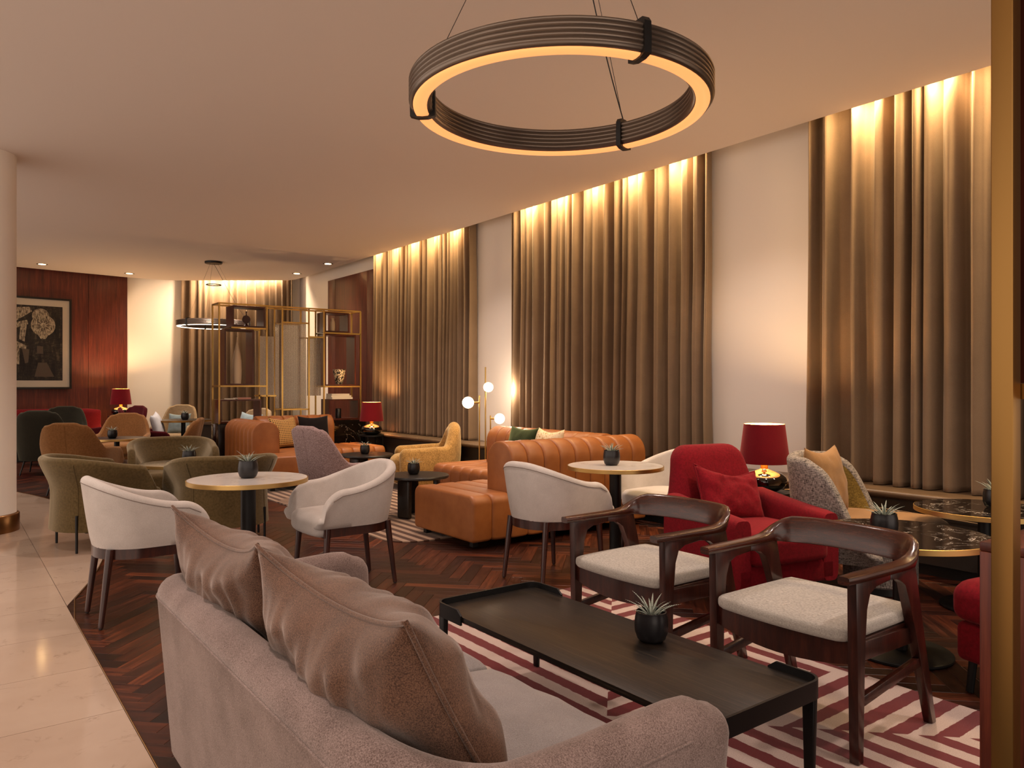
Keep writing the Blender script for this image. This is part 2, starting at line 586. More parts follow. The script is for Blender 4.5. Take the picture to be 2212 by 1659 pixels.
def rrect(w, h, r, n=6, cx=0, cy=0):
    out = []
    for sx, sy, a0 in ((1, 1, 0), (-1, 1, 90), (-1, -1, 180), (1, -1, 270)):
        for k in range(n + 1):
            a = R(a0 + 90 * k / n)
            out.append((cx + sx * (w / 2 - r) + r * math.cos(a), cy + sy * (h / 2 - r) + r * math.sin(a)))
    return out

def grid_me(name, rows, close_v=False, cap=False, smooth=True, auto=None):
    """rows: list of equal-length point lists; close_v closes each row into a loop"""
    n = len(rows[0])
    vs = [p for r in rows for p in r]
    fs = []
    for i in range(len(rows) - 1):
        for j in range(n if close_v else n - 1):
            j2 = (j + 1) % n
            fs.append((i * n + j, i * n + j2, (i + 1) * n + j2, (i + 1) * n + j))
    if cap:
        fs.append(tuple(range(n))[::-1])
        fs.append(tuple((len(rows) - 1) * n + j for j in range(n)))
    return mesh(name, vs, fs, smooth, auto)

def thing(name, label, cat, loc=(0, 0, 0), rotz=0.0, group=None):
    o = bpy.data.objects.new(name, None)
    o.empty_display_size = 0.1
    COL.objects.link(o)
    o.location = loc
    o.rotation_euler = (0, 0, rotz)
    return tag(o, label, cat, group)

def tag(o, label, cat, group=None):
    o['label'] = label
    o['category'] = cat
    if group:
        o['group'] = group
    return o

def struct(o):
    o['kind'] = 'structure'
    return o

def copy_tree(root, loc, rotz, label=None):
    c = root.copy()
    COL.objects.link(c)
    c.location = loc
    c.rotation_euler = (0, 0, rotz)
    if label:
        c['label'] = label
    def rec(src, dst):
        for ch in [k for k in src.children]:
            d = ch.copy()
            COL.objects.link(d)
            d.parent = dst
            rec(ch, d)
    rec(root, c)
    return c

def face(deg):                 # local front is -Y; turn it to point along world angle deg
    return R(deg + 90)

# ------------------------------------------------------------------ setting: floor
ARC_R, ARC_X, ARC_Y = 8.5, 1.2, 8.5
def bound(y):                  # edge of the marble floor (x) at y
    return ARC_X - (y - ARC_Y) ** 2 / (2 * ARC_R) if 5.45 < y < 11.9 else 0.6

floor = struct(box('floor', (9, 20, 0.06), (1.5, 7.5, -0.045), 'subfloor'))
PW, PL = 0.085, 0.51
def plank_me(name):
    bm = bmesh.new()
    bmesh.ops.create_cube(bm, size=1)
    g = 0.0009
    for v in bm.verts:
        v.co = Vector((v.co.x * (PL - g), v.co.y * (PW - g), v.co.z * 0.010 - 0.005))
    top = [f for f in bm.faces if f.normal.z > .9]
    bmesh.ops.bevel(bm, geom=list(top[0].edges), offset=0.0012, segments=1, affect='EDGES')
    uvl = bm.loops.layers.uv.new('UVMap')
    for f in bm.faces:
        for l in f.loops:
            l[uvl].uv = (l.vert.co.x, l.vert.co.y)
    bmesh.ops.delete(bm, geom=[f for f in bm.faces if f.normal.z < -.9], context='FACES')
    return from_bm(name, bm, False, None)
pm = plank_me('plank')
pm.materials.append(M['plank'])
ca, sa = math.cos(YAW), math.sin(YAW)
def project(x, y, z=0.0):
    d = x * sa + y * ca
    if d < 0.1:
        return None
    return 1106 + 1640 * (x * ca - y * sa) / d, 829.5 - 1640 * (z - H_CAM) / d, d
planks = []
for i in range(-260, 420):
    for j in range(-40, 60):
        for kind in (0, 1):
            ux = i * PW + j * PL + (PL if kind else 0)
            uy = i * PW - j * PL + (PW - PL if kind else 0)
            cu, cv = (ux + PL / 2, uy + PW / 2) if kind == 0 else (ux + PW / 2, uy + PL / 2)
            x = (cu - cv) * math.sqrt(.5)
            y = (cu + cv) * math.sqrt(.5)
            if not (0.2 < x < 5.75 and 0.1 < y < 16.3):
                continue
            if x < bound(y) - 0.32:
                continue
            pr = project(x, y)
            if pr is None or not (-120 < pr[0] < 2330 and pr[1] < 1800):
                continue
            hid = (1.25 < x < 3.3 and 0.4 < y < 3.6) or (0.6 < x < 1.5 and 0.9 < y < 3.0) or (pr[0] > 2125)
            planks.append((hid, pr[2], x, y, R(45) + (PI / 2 if kind else 0)))
planks.sort()
ZP = -0.004
for hid, d, x, y, a in planks[:300]:
    o = link('plank', pm, None, floor, (x - 1.5, y - 7.5, ZP + 0.045), (0, 0, a))
vs, fs, uvs = [], [], []
src_v = [v.co.copy() for v in pm.vertices]
src_f = [tuple(p.vertices) for p in pm.polygons]
for hid, d, x, y, a in planks[300:]:
    b0 = len(vs)
    c_, s_ = math.cos(a), math.sin(a)
    for v in src_v:
        vs.append((x + c_ * v.x - s_ * v.y - 1.5, y + s_ * v.x + c_ * v.y - 7.5, v.z + ZP + 0.045))
    for f in src_f:
        fs.append(tuple(b0 + k for k in f))
me = bpy.data.meshes.new('far_planks')
me.from_pydata(vs, [], fs)
uvl = me.uv_layers.new(name='UVMap')
nsrc = len(src_v)
for lp in me.loops:
    v = src_v[lp.vertex_index % nsrc]
    uvl.data[lp.index].uv = (v.x, v.y)
far = link('far_planks', me, 'plank', floor)
far['kind'] = 'stuff'

# marble tiles, clipped to the curved edge
def clip_poly(poly, inside, inter):
    out = []
    for i in range(len(poly)):
        a, b = poly[i], poly[(i + 1) % len(poly)]
        ia, ib = inside(a), inside(b)
        if ia:
            out.append(a)
        if ia != ib:
            out.append(inter(a, b))
    return out
def bis(a, b, f):
    lo, hi = 0.0, 1.0
    fa = f(a)
    for _ in range(24):
        m = (lo + hi) / 2
        p = (a[0] + (b[0] - a[0]) * m, a[1] + (b[1] - a[1]) * m)
        if f(p) == fa:
            lo = m
        else:
            hi = m
    return (a[0] + (b[0] - a[0]) * lo, a[1] + (b[1] - a[1]) * lo)
fin = lambda p: p[0] <= bound(p[1])
tiles = []
TY = 0.61
for r_ in range(-3, 22):
    y0 = 0.44 + r_ * TY
    for x0, x1 in ((-1.8, -0.6), (-0.6, 0.6), (0.6, 1.25)):
        if x0 < -1.8 and y0 < 3:
            continue
        ys = [y0 + TY * k / 8 for k in range(9)]
        poly = [(x0, y) for y in ys[::-1]] + [(x1, y) for y in ys]
        if x1 > 0.6:
            poly = clip_poly(poly, fin, lambda a, b: bis(a, b, fin))
        if len(poly) < 3:
            continue
        ar = abs(sum(poly[i][0] * poly[(i + 1) % len(poly)][1] - poly[(i + 1) % len(poly)][0] * poly[i][1] for i in range(len(poly)))) / 2
        if ar < 0.004:
            continue
        cx = sum(p[0] for p in poly) / len(poly)
        cy = sum(p[1] for p in poly) / len(poly)
        q = []
        for px, py in poly:           # shrink for the joint
            dx, dy = px - cx, py - cy
            L = math.hypot(dx, dy) or 1
            q.append((px - 0.0016 * (1 if dx > 0 else -1), py - 0.0016 * (1 if dy > 0 else -1)))
        o = prism('tile', q, -0.02, 0.0, 'tile', floor)
        o.location = (-1.5, -7.5, 0.045)
# grout bed below the tiles
gp = [(-1.8, -1.4), (0.598, -1.4), (0.598, 5.45)] + [(bound(5.46 + k * .2), 5.46 + k * .2) for k in range(33)] + [(0.598, 11.9), (0.598, 13.9), (-1.8, 13.9)]
o = prism('grout_bed', gp, -0.015, -0.0022, 'grout', floor)
o.location = (-1.5, -7.5, 0.045)
# metal strip between marble and wood
path = [(0.603, -1.3, 0)] + [(0.603, y * .5, 0) for y in range(-2, 11)] + [(bound(5.46 + k * .2) + .003, 5.46 + k * .2, 0) for k in range(33)]
struct(link('trim_1', tube_me('trim_1', path, 0.003, 6), 'bronze'))

# ------------------------------------------------------------------ ceiling, walls
cp = [(-2.6, -1.8), (5.52, -1.8), (5.54, 0), (5.565, 3.4), (5.61, 7.4), (5.655, 11.2), (5.69, 13.8), (5.70, 14.5), (5.69, 14.85), (5.62, 15.1),
      (4.0, 16.33), (3.8, 16.47), (3.6, 16.55), (3.35, 16.6), (2.91, 16.58), (1.17, 16.31), (-2.6, 15.73)]
struct(prism('ceiling', cp, CEIL, CEIL + 0.12, 'ceil'))
struct(box('ceiling_cove', (9.2, 20, 0.1), (2.0, 8, CEIL + 0.42), 'ceil'))

def wall(name, p, q, z0, z1, th, mat, parent=None, out=1):
    """box standing on the line p-q, thickness th to the left side of the direction p->q"""
    a = Vector((p[0], p[1], 0)); b = Vector((q[0], q[1], 0))
    t = (b - a).normalized(); n = Vector((-t.y, t.x, 0)) * out
    poly = [(a.x, a.y), (b.x, b.y), (b.x + n.x * th, b.y + n.y * th), (a.x + n.x * th, a.y + n.y * th)]
    return prism(name, poly, z0, z1, mat, parent)

WX = 5.92
wr = struct(wall('wall_right', (WX, -1.8), (WX, 15.35), 0, CEIL + 0.4, 0.15, 'paint', out=-1))
wb = struct(wall('wall_bay', (WX + .06, 15.2), (4.0, 17.06), 0, CEIL + 0.4, 0.15, 'paint', out=-1))
wk = struct(wall('wall_back', (4.2, 16.9), (2.9, 16.84), 0, CEIL + 0.4, 0.15, 'paint', out=-1))
wl = struct(wall('wall_panelled', (2.94, 16.80), (-2.6, 15.94), 0, CEIL + 0.4, 0.15, 'paint', out=-1))
# walnut panels on the back wall
P0, P1 = Vector((2.935, 16.76)), Vector((-2.6, 15.90))
pd = (P1 - P0).normalized(); pn = Vector((-pd.y, pd.x)) * -1
seams = [0, 0.71, 2.05, 3.4, 4.75, 5.5]
for a, b in zip(seams[:-1], seams[1:]):
    A = P0 + pd * (a + .003); B = P0 + pd * (b - .003)
    A3 = (A.x - pn.x * 0.0, A.y); B3 = (B.x, B.y)
    o = wall('wood_panel', A3, B3, 0.0, CEIL + 0.2, 0.03, 'walnut_panel', wl, out=1)
# walnut panels on the window wall behind the shelf
for k, (a, b) in enumerate(((11.70, 12.02), (12.02, 13.34), (13.34, 13.68))):
    o = box('wood_panel', (0.06, b - a - .006, 3.30), (WX - 0.03, (a + b) / 2, 1.66), 'walnut_panel', wr, .003)

# window ledge: wainscot, recessed base, rounded sill
struct(box('trim_2', (0.38, 16.8, 0.44), (5.74, 6.6, 0.30), 'taupe_paint'))
struct(box('trim_3', (0.34, 16.8, 0.10), (5.76, 6.6, 0.045), 'kick'))
sill_prof = [(5.92, .53), (5.92, .575), (5.50, .575)] + [(5.50 - .024 * math.sin(R(a)), .551 + .024 * math.cos(R(a))) for a in range(0, 181, 30)] + [(5.52, .515)]
struct(link('trim_4', prism_me('trim_4', sill_prof, -1.8, 15.0, 0, 'Y'), 'sill'))
# bay ledge
bd = (Vector((4.0, 17.06)) - Vector((WX + .06, 15.2))).normalized(); bn = Vector((-bd.y, bd.x))
if bn.y > 0:
    bn = -bn
B0 = Vector((WX + .06, 15.2)); B1 = Vector((4.0, 17.06))
def bayquad(d0, d1, ext=0.0):
    a = B0 - bd * ext; b = B1 + bd * ext
    return [tuple(a + bn * d0), tuple(b + bn * d0), tuple(b + bn * d1), tuple(a + bn * d1)]
struct(prism('trim_5', bayquad(0.0, 0.42), 0.0, 0.52, 'taupe_paint'))
struct(prism('trim_6', bayquad(0.0, 0.47), 0.52, 0.575, 'sill'))
struct(box('baseboard_back', (1.0, .02, .08), (3.4, 16.80, .04), 'kick'))

# round column with bronze foot ring
CX, CY = 0.255, 8.47
colm = thing('column', 'white round column with a bronze foot ring at the left edge', 'column', (CX, CY, 0))
lathe('shaft', [(.30, .16), (.292, .168), (.292, 3.40), (.297, CEIL + .03)], 'paint', colm, seg=64)
lathe('foot_ring', [(.318, .0005), (.318, .150), (.312, .158), (.298, .165)], 'bronze_ring', colm, seg=64)
colm['kind'] = 'structure'

# ------------------------------------------------------------------ curtains
def curtain(name, p, q, z0, z1, label, seed, amp=.052, fold=.15):
    rnd = random.Random(seed)
    a = Vector((p[0], p[1], 0)); b = Vector((q[0], q[1], 0))
    L = (b - a).length; t = (b - a).normalized(); n = Vector((-t.y, t.x, 0))
    pts = []; s = 0.0; ph = 0.0; K = 16
    while s < L:
        wdt = fold * rnd.choice((.6, .75, .9, 1.0, 1.2, 1.6))
        am = amp * rnd.uniform(.7, 1.2)
        ov = rnd.uniform(-.15, .30)
        fr_ = rnd.uniform(.22, .5)
        for k in range(K):
            th = 2 * PI * k / K
            c_ = math.cos(th + .35 * math.sin(th))
            dpt = am * math.copysign(abs(c_) ** fr_, c_)
            pts.append((s + wdt * k / K + ov * wdt * .5 * math.sin(th), dpt + .010 * math.sin(3 * th + seed + s * 9), 0, am))
        s += wdt
    rows = []
    levels = [0, .012, .05, .15, .35, .6, .82, .94, .985, 1]
    for li, v in enumerate(levels):
        z = z0 + (z1 - z0) * v
        row = []
        for i, (s_, dpt, _, am) in enumerate(pts):
            wob = .012 * noise.noise(Vector((s_ * 2.2, v * 1.6, seed))) + .010 * noise.noise(Vector((s_ * 6, v * 2.5, seed + 5)))
            k = .82 + .30 * (1 - v) ** 1.5
            d = dpt * k + wob
            side = .018 * noise.noise(Vector((s_ * 3, v * 2, seed + 9))) * (1 - v)
            P = a + t * min(max(s_ + side, -.04), L + .04) + n * d
            row.append((P.x, P.y, z))
        rows.append(row)
    me = grid_me(name, rows)
    o = link(name, me, 'curtain')
    so = o.modifiers.new('thick', 'SOLIDIFY'); so.thickness = .004
    return tag(o, label, 'curtain', 'floor length velvet curtains on the windows')
ZC = CEIL + 0.30
curtain('curtain', (5.81, 0.4), (5.81, 3.54), .58, ZC, 'taupe curtain behind the marble tables, nearest the brass post', 3, .078, .15)
curtain('curtain', (5.81, 4.61), (5.81, 7.65), .58, ZC, 'taupe curtain behind the orange sofa, between the two white piers', 11, .078, .15)
curtain('curtain', (5.82, 8.64), (5.82, 11.50), .58, ZC, 'taupe curtain behind the gold armchair and table lamp', 23, .078, .15)
ca_, cb_ = B0 + bn * .20 + bd * .14, B1 + bn * .20 - bd * .22
curtain('curtain', tuple(ca_), tuple(cb_), .58, ZC, 'taupe curtain on the far bay behind the brass shelf', 31, .075, .17)

# ------------------------------------------------------------------ furniture builders
def upath(W, D, Rr, nf=5, na=9, nb=6):
    """U-shaped plan: left front -> back -> right front. returns (x, y, nx, ny, a) with a = signed arc coordinate -1..1"""
    pts = []
    yb = D / 2
    def add(x, y, nx, ny):
        pts.append([x, y, nx, ny])
    for k in range(nf):
        add(-W / 2, -D / 2 + (yb - Rr + D / 2) * k / nf, -1, 0)
    for k in range(na):
        a = PI - (PI / 2) * k / na
        add(-W / 2 + Rr + Rr * math.cos(a), yb - Rr + Rr * math.sin(a), math.cos(a), math.sin(a))
    for k in range(nb + 1):
        add(-W / 2 + Rr + (W - 2 * Rr) * k / nb, yb, 0, 1)
    half = [p for p in pts]
    for k in range(1, na + 1):
        a = PI / 2 - (PI / 2) * k / na
        add(W / 2 - Rr + Rr * math.cos(a), yb - Rr + Rr * math.sin(a), math.cos(a), math.sin(a))
    for k in range(1, nf + 1):
        add(W / 2, yb - Rr - (yb - Rr + D / 2) * k / nf, 1, 0)
    out = []
    L = [0]
    for p, q in zip(pts[:-1], pts[1:]):
        L.append(L[-1] + math.hypot(q[0] - p[0], q[1] - p[1]))
    for p, l in zip(pts, L):
        out.append((p[0], p[1], p[2], p[3], 2 * l / L[-1] - 1))
    return out

def sstep(e0, e1, x):
    t = min(max((x - e0) / (e1 - e0), 0), 1)
    return t * t * (3 - 2 * t)

def ushell_me(name, W, D, Rr, th, zb, Hf, flare=lambda v, a: 0, nv=7, thf=None, nf=5, na=9, nb=6, lean=lambda v, a: 0, zbf=None):
    P = upath(W, D, Rr, nf, na, nb)
    ends = [(.0, 1.0), (.35, .93), (.65, .76), (.88, .47), (1.0, .18)]
    rows = []
    def section(x, y, nx, ny, a, k, fwd):
        A = abs(a)
        T = (thf(A) if thf else th) * k
        z0 = zbf(A) if zbf else zb
        H = Hf(A) - (1 - k) * th * .6
        z0 = z0 + (1 - k) * th * .3
        r = T / 2
        row = []
        fx, fy = 0, -fwd
        def pt(off, z, v):
            o = flare(v, A) + off
            ly = lean(v, A)
            row.append((x + nx * o + fx, y + ny * o + fy + ly, z))
        for i in range(nv):
            v = i / (nv - 1)
            pt(r, z0 + (H - r - z0) * v, v)
        for i in range(1, 10):
            an = PI * i / 10
            pt(r * math.cos(an), H - r + r * math.sin(an), 1)
        for i in range(nv):
            v = 1 - i / (nv - 1)
            pt(-r, z0 + (H - r - z0) * v, v)
        return row
    x, y, nx, ny, a = P[0]
    for e, k in ends[::-1]:
        rows.append(section(x, y, nx, ny, a, k, e * th * .5))
    for x, y, nx, ny, a in P[1:-1]:
        rows.append(section(x, y, nx, ny, a, 1, 0))
    x, y, nx, ny, a = P[-1]
    for e, k in ends:
        rows.append(section(x, y, nx, ny, a, k, e * th * .5))
    return grid_me(name, rows, close_v=True, cap=True, smooth=True, auto=70)

def rim_seam(name, W, D, Rr, th, Hf, off, down, parent, flare=lambda v, a: 0, rad=.0025, mat='seam', lo=-.93, hi=.93, lean=lambda v, a: 0):
    pts = []
    for x, y, nx, ny, a in upath(W, D, Rr):
        if lo <= a <= hi:
            f = flare(1, abs(a)) + off
            pts.append((x + nx * f, y + ny * f + lean(1, abs(a)), Hf(abs(a)) - down))
    return tube(name, pts, rad, mat, parent, 6)

def cushion_me(name, w, d, h, r=.03, puff=.02, n=14, cx=0, cy=0, cz=0, bow=0.0, noise_amp=0.0, seed=0, br=0.0):
    """soft box cushion: w (x) d (y) h (z); top puffed up"""
    bm = bmesh.new()
    bmesh.ops.create_cube(bm, size=1)
    bmesh.ops.subdivide_edges(bm, edges=bm.edges[:], cuts=n, use_grid_fill=True)
    for v in bm.verts:
        u, s_, t = v.co.x * 2, v.co.y * 2, v.co.z * 2
        x, y, z = u * w / 2, s_ * d / 2, t * h / 2
        # rounded edges: clamp to inner box and push out by r
        ix = max(-w / 2 + r, min(w / 2 - r, x)); iy = max(-d / 2 + r, min(d / 2 - r, y)); iz = max(-h / 2 + r, min(h / 2 - r, z))
        dv = Vector((x - ix, y - iy, z - iz))
        if dv.length > 1e-9:
            dv = dv.normalized() * r
        q = Vector((ix, iy, iz)) + dv
        k = (1 - u * u) * (1 - s_ * s_)
        if t > .99:
            q.z += puff * max(k, 0) ** .5
        if bow and s_ < 0:
            q.y -= bow * (1 - u * u) * (-s_)
        if br and s_ > 0:
            q.x *= 1 - br * s_ ** 2.2
        if noise_amp:
            q += Vector((0, 0, 1)) * noise_amp * noise.noise(Vector((q.x * 7, q.y * 7, seed + q.z * 3)))
        v.co = q + Vector((cx, cy, cz))
    return from_bm(name, bm, True, None)

def cushion(name, w, d, h, mat, parent, loc, rot=None, **kw):
    return link(name, cushion_me(name, w, d, h, **kw), mat, parent, loc, rot)

def pillow_me(name, w, h, t, n=22, seed=1, wr=.012, sag=.0, ear=.0):
    """throw pillow standing in the XZ plane, origin at bottom centre, thickness along Y"""
    vs, fs = [], []
    def pos(u, v, side):
        px = u * w / 2 * (1 - .07 * (1 - v * v) * abs(u) ** 3)
        pz = v * h / 2 * (1 - .07 * (1 - u * u) * abs(v) ** 3)
        e = max(0, (1 - abs(u) ** 3.2) * (1 - abs(v) ** 3.2))
        th = t / 2 * e ** .55
        if v > 0:
            pz -= sag * (1 - u * u) ** 1.3 * v ** 1.5
            pz += ear * abs(u) ** 5 * v ** 5
        edge = max(abs(u), abs(v))
        wv = noise.noise(Vector((u * 3.1 + seed, v * 3.1, seed * 3.3))) * wr + noise.noise(Vector((u * 9 + seed, v * 2.0, seed))) * wr * .7 * (1 - abs(1.5 * (edge - .65)) if edge > .3 else .4)
        return (px, side * (th + wv * e ** .4), pz + h / 2)
    for side in (1, -1):
        for i in range(n + 1):
            for j in range(n + 1):
                vs.append(pos(-1 + 2 * i / n, -1 + 2 * j / n, side))
    N = (n + 1) ** 2
    for s in (0, 1):
        for i in range(n):
            for j in range(n):
                a = s * N + i * (n + 1) + j
                fs.append((a, a + 1, a + n + 2, a + n + 1))
    me = bpy.data.meshes.new(name)
    me.from_pydata(vs, [], fs)
    bm = bmesh.new(); bm.from_mesh(me)
    bmesh.ops.remove_doubles(bm, verts=bm.verts, dist=1e-5)
    bpy.data.meshes.remove(me)
    out = from_bm(name, bm, True, None)
    rim = []
    for k in range(4):
        for i in range(n):
            f = -1 + 2 * i / n
            u, v = [(f, -1), (1, f), (-f, 1), (-1, -f)][k]
            p = pos(u, v, 1)
            rim.append((p[0], 0, p[2]))
    return out, rim

def pillow(label, w, h, t, mat, loc, rot, seed=1, wr=.012, sag=.0, piping=None, cat='cushion', name='throw_pillow', group=None, ear=0.0, n=22):
    me, rim = pillow_me(name, w, h, t, seed=seed, wr=wr, sag=sag, ear=ear, n=n)
    o = link(name, me, mat, None, loc, rot)
    tag(o, label, cat, group)
    if piping:
        tube('piping', rim, .006, piping, o, 8, closed=True)
    return o

def leg(name, p0, p1, r0, r1, mat, parent, seg=12):
    return tube(name, [p0, p1], [r0, r1], mat, parent, seg)

# ---- tub chair (pale felt, walnut legs)
def make_tub(label, loc, rz):
    t = thing('tub_chair', label, 'chair', loc, rz, 'pale felt tub chairs at the white round tables')
    W, D, Rr, th = .575, .59, .27, .062
    def Hf(a):
        x_ = min(max((a - .78) / .22, 0), 1)
        return .826 - .145 * sstep(.04, .80, a) - .17 * (1 - math.sqrt(max(0, 1 - x_ * x_)))
    fl = lambda v, a: -.055 + .055 * v ** .8
    link('shell', ushell_me('tub_shell', W, D, Rr, th, .43, Hf, fl, nv=8, nf=22, na=12), 'white_fab', t)
    rim_seam('seam', W, D, Rr, th, Hf, th / 2 + .0005, .036, t, fl)
    cushion('seat', .465, .50, .13, 'white_fab', t, (0, -.055, .435), r=.045, puff=.022, bow=.03, br=.42)
    # curved apron
    pts = []
    rows = []
    for x, y, nx, ny, a in upath(W - .10, D - .07, .22):
        rows.append([(x + nx * .012, y + ny * .012, .372), (x + nx * .012, y + ny * .012, .432), (x - nx * .012, y - ny * .012, .432), (x - nx * .012, y - ny * .012, .372)])
    link('apron', grid_me('apron', rows, close_v=True, cap=True, auto=40), 'walnut', t)
    box('front_rail', (.44, .025, .05), (0, -.235, .385), 'walnut', t, .004)
    for sx in (-1, 1):
        leg('leg', (sx * .235, -.235, .43), (sx * .245, -.265, .008), .022, .0145, 'walnut', t)
        leg('leg', (sx * .18, .215, .43), (sx * .195, .265, .008), .022, .0145, 'walnut', t)
        for fy, fx in ((-.265, .245), (.265, .195)):
            lathe('glide', [(.010, 0.0), (.010, .010)], 'black_plastic', t, (sx * fx, fy, 0), 10)
    return t

# ---- olive tub chair with flared rim
def make_olive(label, loc, rz):
    t = thing('flared_armchair', label, 'armchair', loc, rz, 'olive velvet armchairs round the small marble table')
    W, D, Rr, th = .70, .66, .31, .075
    Hf = lambda a: .765 - .085 * sstep(.25, .95, a) - .20 * sstep(.86, 1.02, a) ** 1.6
    fl = lambda v, a: -.02 + .075 * sstep(.55, 1.05, v) - .012 * math.sin(v * PI)
    link('shell', ushell_me('olive_shell', W, D, Rr, th, .165, Hf, fl, nv=14, nf=8, na=12), 'olive', t)
    cushion('seat', .58, .56, .17, 'olive', t, (0, -.06, .335), r=.04, puff=.02, bow=.03, br=.4)
    cushion('seat_base', .58, .52, .10, 'olive', t, (0, -.06, .215), r=.02, puff=0, br=.4)
    # vertical seams on the outside
    for sgn in (-1, 1):
        P = upath(W, D, Rr)
        x, y, nx, ny, a = min(P, key=lambda q: abs(q[4] - sgn * .36))
        pts = []
        for i in range(13):
            v = i / 12
            z = .175 + (Hf(abs(a)) - .05 - .175) * v
            o = fl(v, abs(a)) + th / 2 + .001
            pts.append((x + nx * o, y + ny * o, z))
        tube('seam', pts, .003, 'olive', t, 6)
    for sx, sy in ((-1, -1), (1, -1), (-1, 1), (1, 1)):
        px, py = sx * (.335 if sy < 0 else .27), sy * .26 + (.0 if sy < 0 else -.02)
        px, py = (sx * .345, -.20) if sy < 0 else (sx * .285, .235)
        leg('leg', (px, py, .30), (px, py, .002), .011, .010, 'black_metal', t)
    box('frame', (.55, .022, .018), (0, -.12, .155), 'black_metal', t)
    box('frame', (.50, .022, .018), (0, .15, .155), 'black_metal', t)
    return t

# ---- high-back lounge chair
def make_highback(name, label, loc, rz, mat, Hh=.90, W=.70, group=None, armH=.60, cat='armchair', legm='black_metal', seam=True):
    t = thing(name, label, cat, loc, rz, group)
    D, Rr, th = .68, .27, .060
    def Hf(a):
        hi = Hh - .03 * sstep(.12, .22, a)
        return hi + (armH - hi) * sstep(.24, .50, a) - .03 * sstep(.5, 1, a) - .16 * sstep(.88, 1.03, a) ** 1.6
    fl = lambda v, a: -.06 + .05 * v
    ln = lambda v, a: .085 * v * (1 - sstep(.2, .7, a))
    link('shell', ushell_me('highback_shell', W, D, Rr, th, .22, Hf, fl, nv=10, nf=8, na=12, nb=10, lean=ln), mat, t)
    cushion('seat', W - .14, .58, .16, mat, t, (0, -.06, .355), r=.04, puff=.02, bow=.03, br=.3)
    cushion('seat_base', W - .14, .52, .08, mat, t, (0, -.05, .245), r=.02, puff=0, br=.3)
    if seam:
        pts = [(0, D / 2 + fl(v, 0) + th / 2 + ln(v, 0) + .0006, .23 + (Hf(0) - .03 - .23) * v) for v in [i / 10 for i in range(11)]]
        tube('seam', pts, .0028, mat, t, 6)
    for sx in (-1, 1):
        leg('leg', (sx * .24, -.22, .24), (sx * .29, -.27, .002), .013, .009, legm, t)
        leg('leg', (sx * .22, .20, .24), (sx * .27, .27, .002), .013, .009, legm, t)
    return t

# ---- round pedestal table
def make_table(name, label, loc, r, h, top, edge, post, group=None, base_r=.25, post_r=.035, th=.028):
    t = thing(name, label, 'table', loc, 0, group)
    lathe('tabletop', [(0, h), (r - .006, h), (r - .004, h - .002), (r - .004, h - th), (0, h - th)], top, t, seg=72)
    lathe('edge_band', [(r - .004, h - th - .0008), (r, h - th + .001), (r, h - .001), (r - .004, h + .0006)], edge, t, seg=72, cap=False)
    lathe('post', [(post_r, .012), (post_r, h - th)], post, t, seg=28)
    lathe('collar', [(post_r * 2.2, h - th - .012), (post_r * 2.2, h - th)], post, t, seg=28)
    lathe('base', [(base_r, .0005), (base_r, .010), (base_r - .006, .015), (post_r + .01, .019), (0, .020)], post, t, seg=56)
    return t

# ---- succulent pot
def _leaf_me(k):
    rnd = random.Random(k)
    L = rnd.uniform(.075, .105)
    bend = rnd.uniform(.012, .045)
    rows = []
    for i in range(7):
        f = i / 6
        wdt = .0066 * (1 - f) ** .7 * (0.75 + .5 * f) + .0003
        z = L * f * (1 - .12 * f)
        x = bend * f * f + .012 * f
        rows.append([(x + .25 * wdt, wdt, z), (x - .35 * wdt, 0, z), (x + .25 * wdt, -wdt, z), (x + .7 * wdt, 0, z)])
    return grid_me('leaf', rows, close_v=True, cap=True)
LEAVES = [_leaf_me(k) for k in range(4)]
for l_ in LEAVES:
    l_.materials.append(M['leaf'])
def make_pot(label, loc, rz=0):
    t = thing('potted_succulent', label, 'plant', loc, rz, 'small succulents in ribbed black pots')
    pr = [(0, .001), (.040, .001), (.050, .010), (.059, .035), (.0605, .06), (.058, .085), (.0545, .100), (.0545, .106), (.050, .107), (.0495, .094), (.049, .092)]
    fl = lambda j, i: (1 + .022 * math.cos(i * PI / 1.0)) if 2 <= j <= 5 else 1.0
    lathe('pot', pr, 'ceramic_black', t, seg=72, flute=lambda j, i: (1 - .020 * (i % 2)) if 2 <= j <= 5 else 1.0)
    lathe('soil', [(.0495, .090), (.03, .094), (0, .096)], 'soil', t, seg=20)
    rnd = random.Random(5)
    for k in range(20):
        a = k * 2.399
        tilt = .03 + .52 * (k / 20)
        r0 = .003 + .016 * (k / 20)
        o = link('leaf', LEAVES[k % 4], None, t, (r0 * math.cos(a), r0 * math.sin(a), .088))
        o.rotation_euler = (0, tilt, 0)
        o.rotation_euler = (Matrix.Rotation(a, 3, 'Z') @ Matrix.Rotation(tilt, 3, 'Y')).to_euler()
        sc = 1.0 - .25 * rnd.random()
        o.scale = (1, 1, sc)
    return t

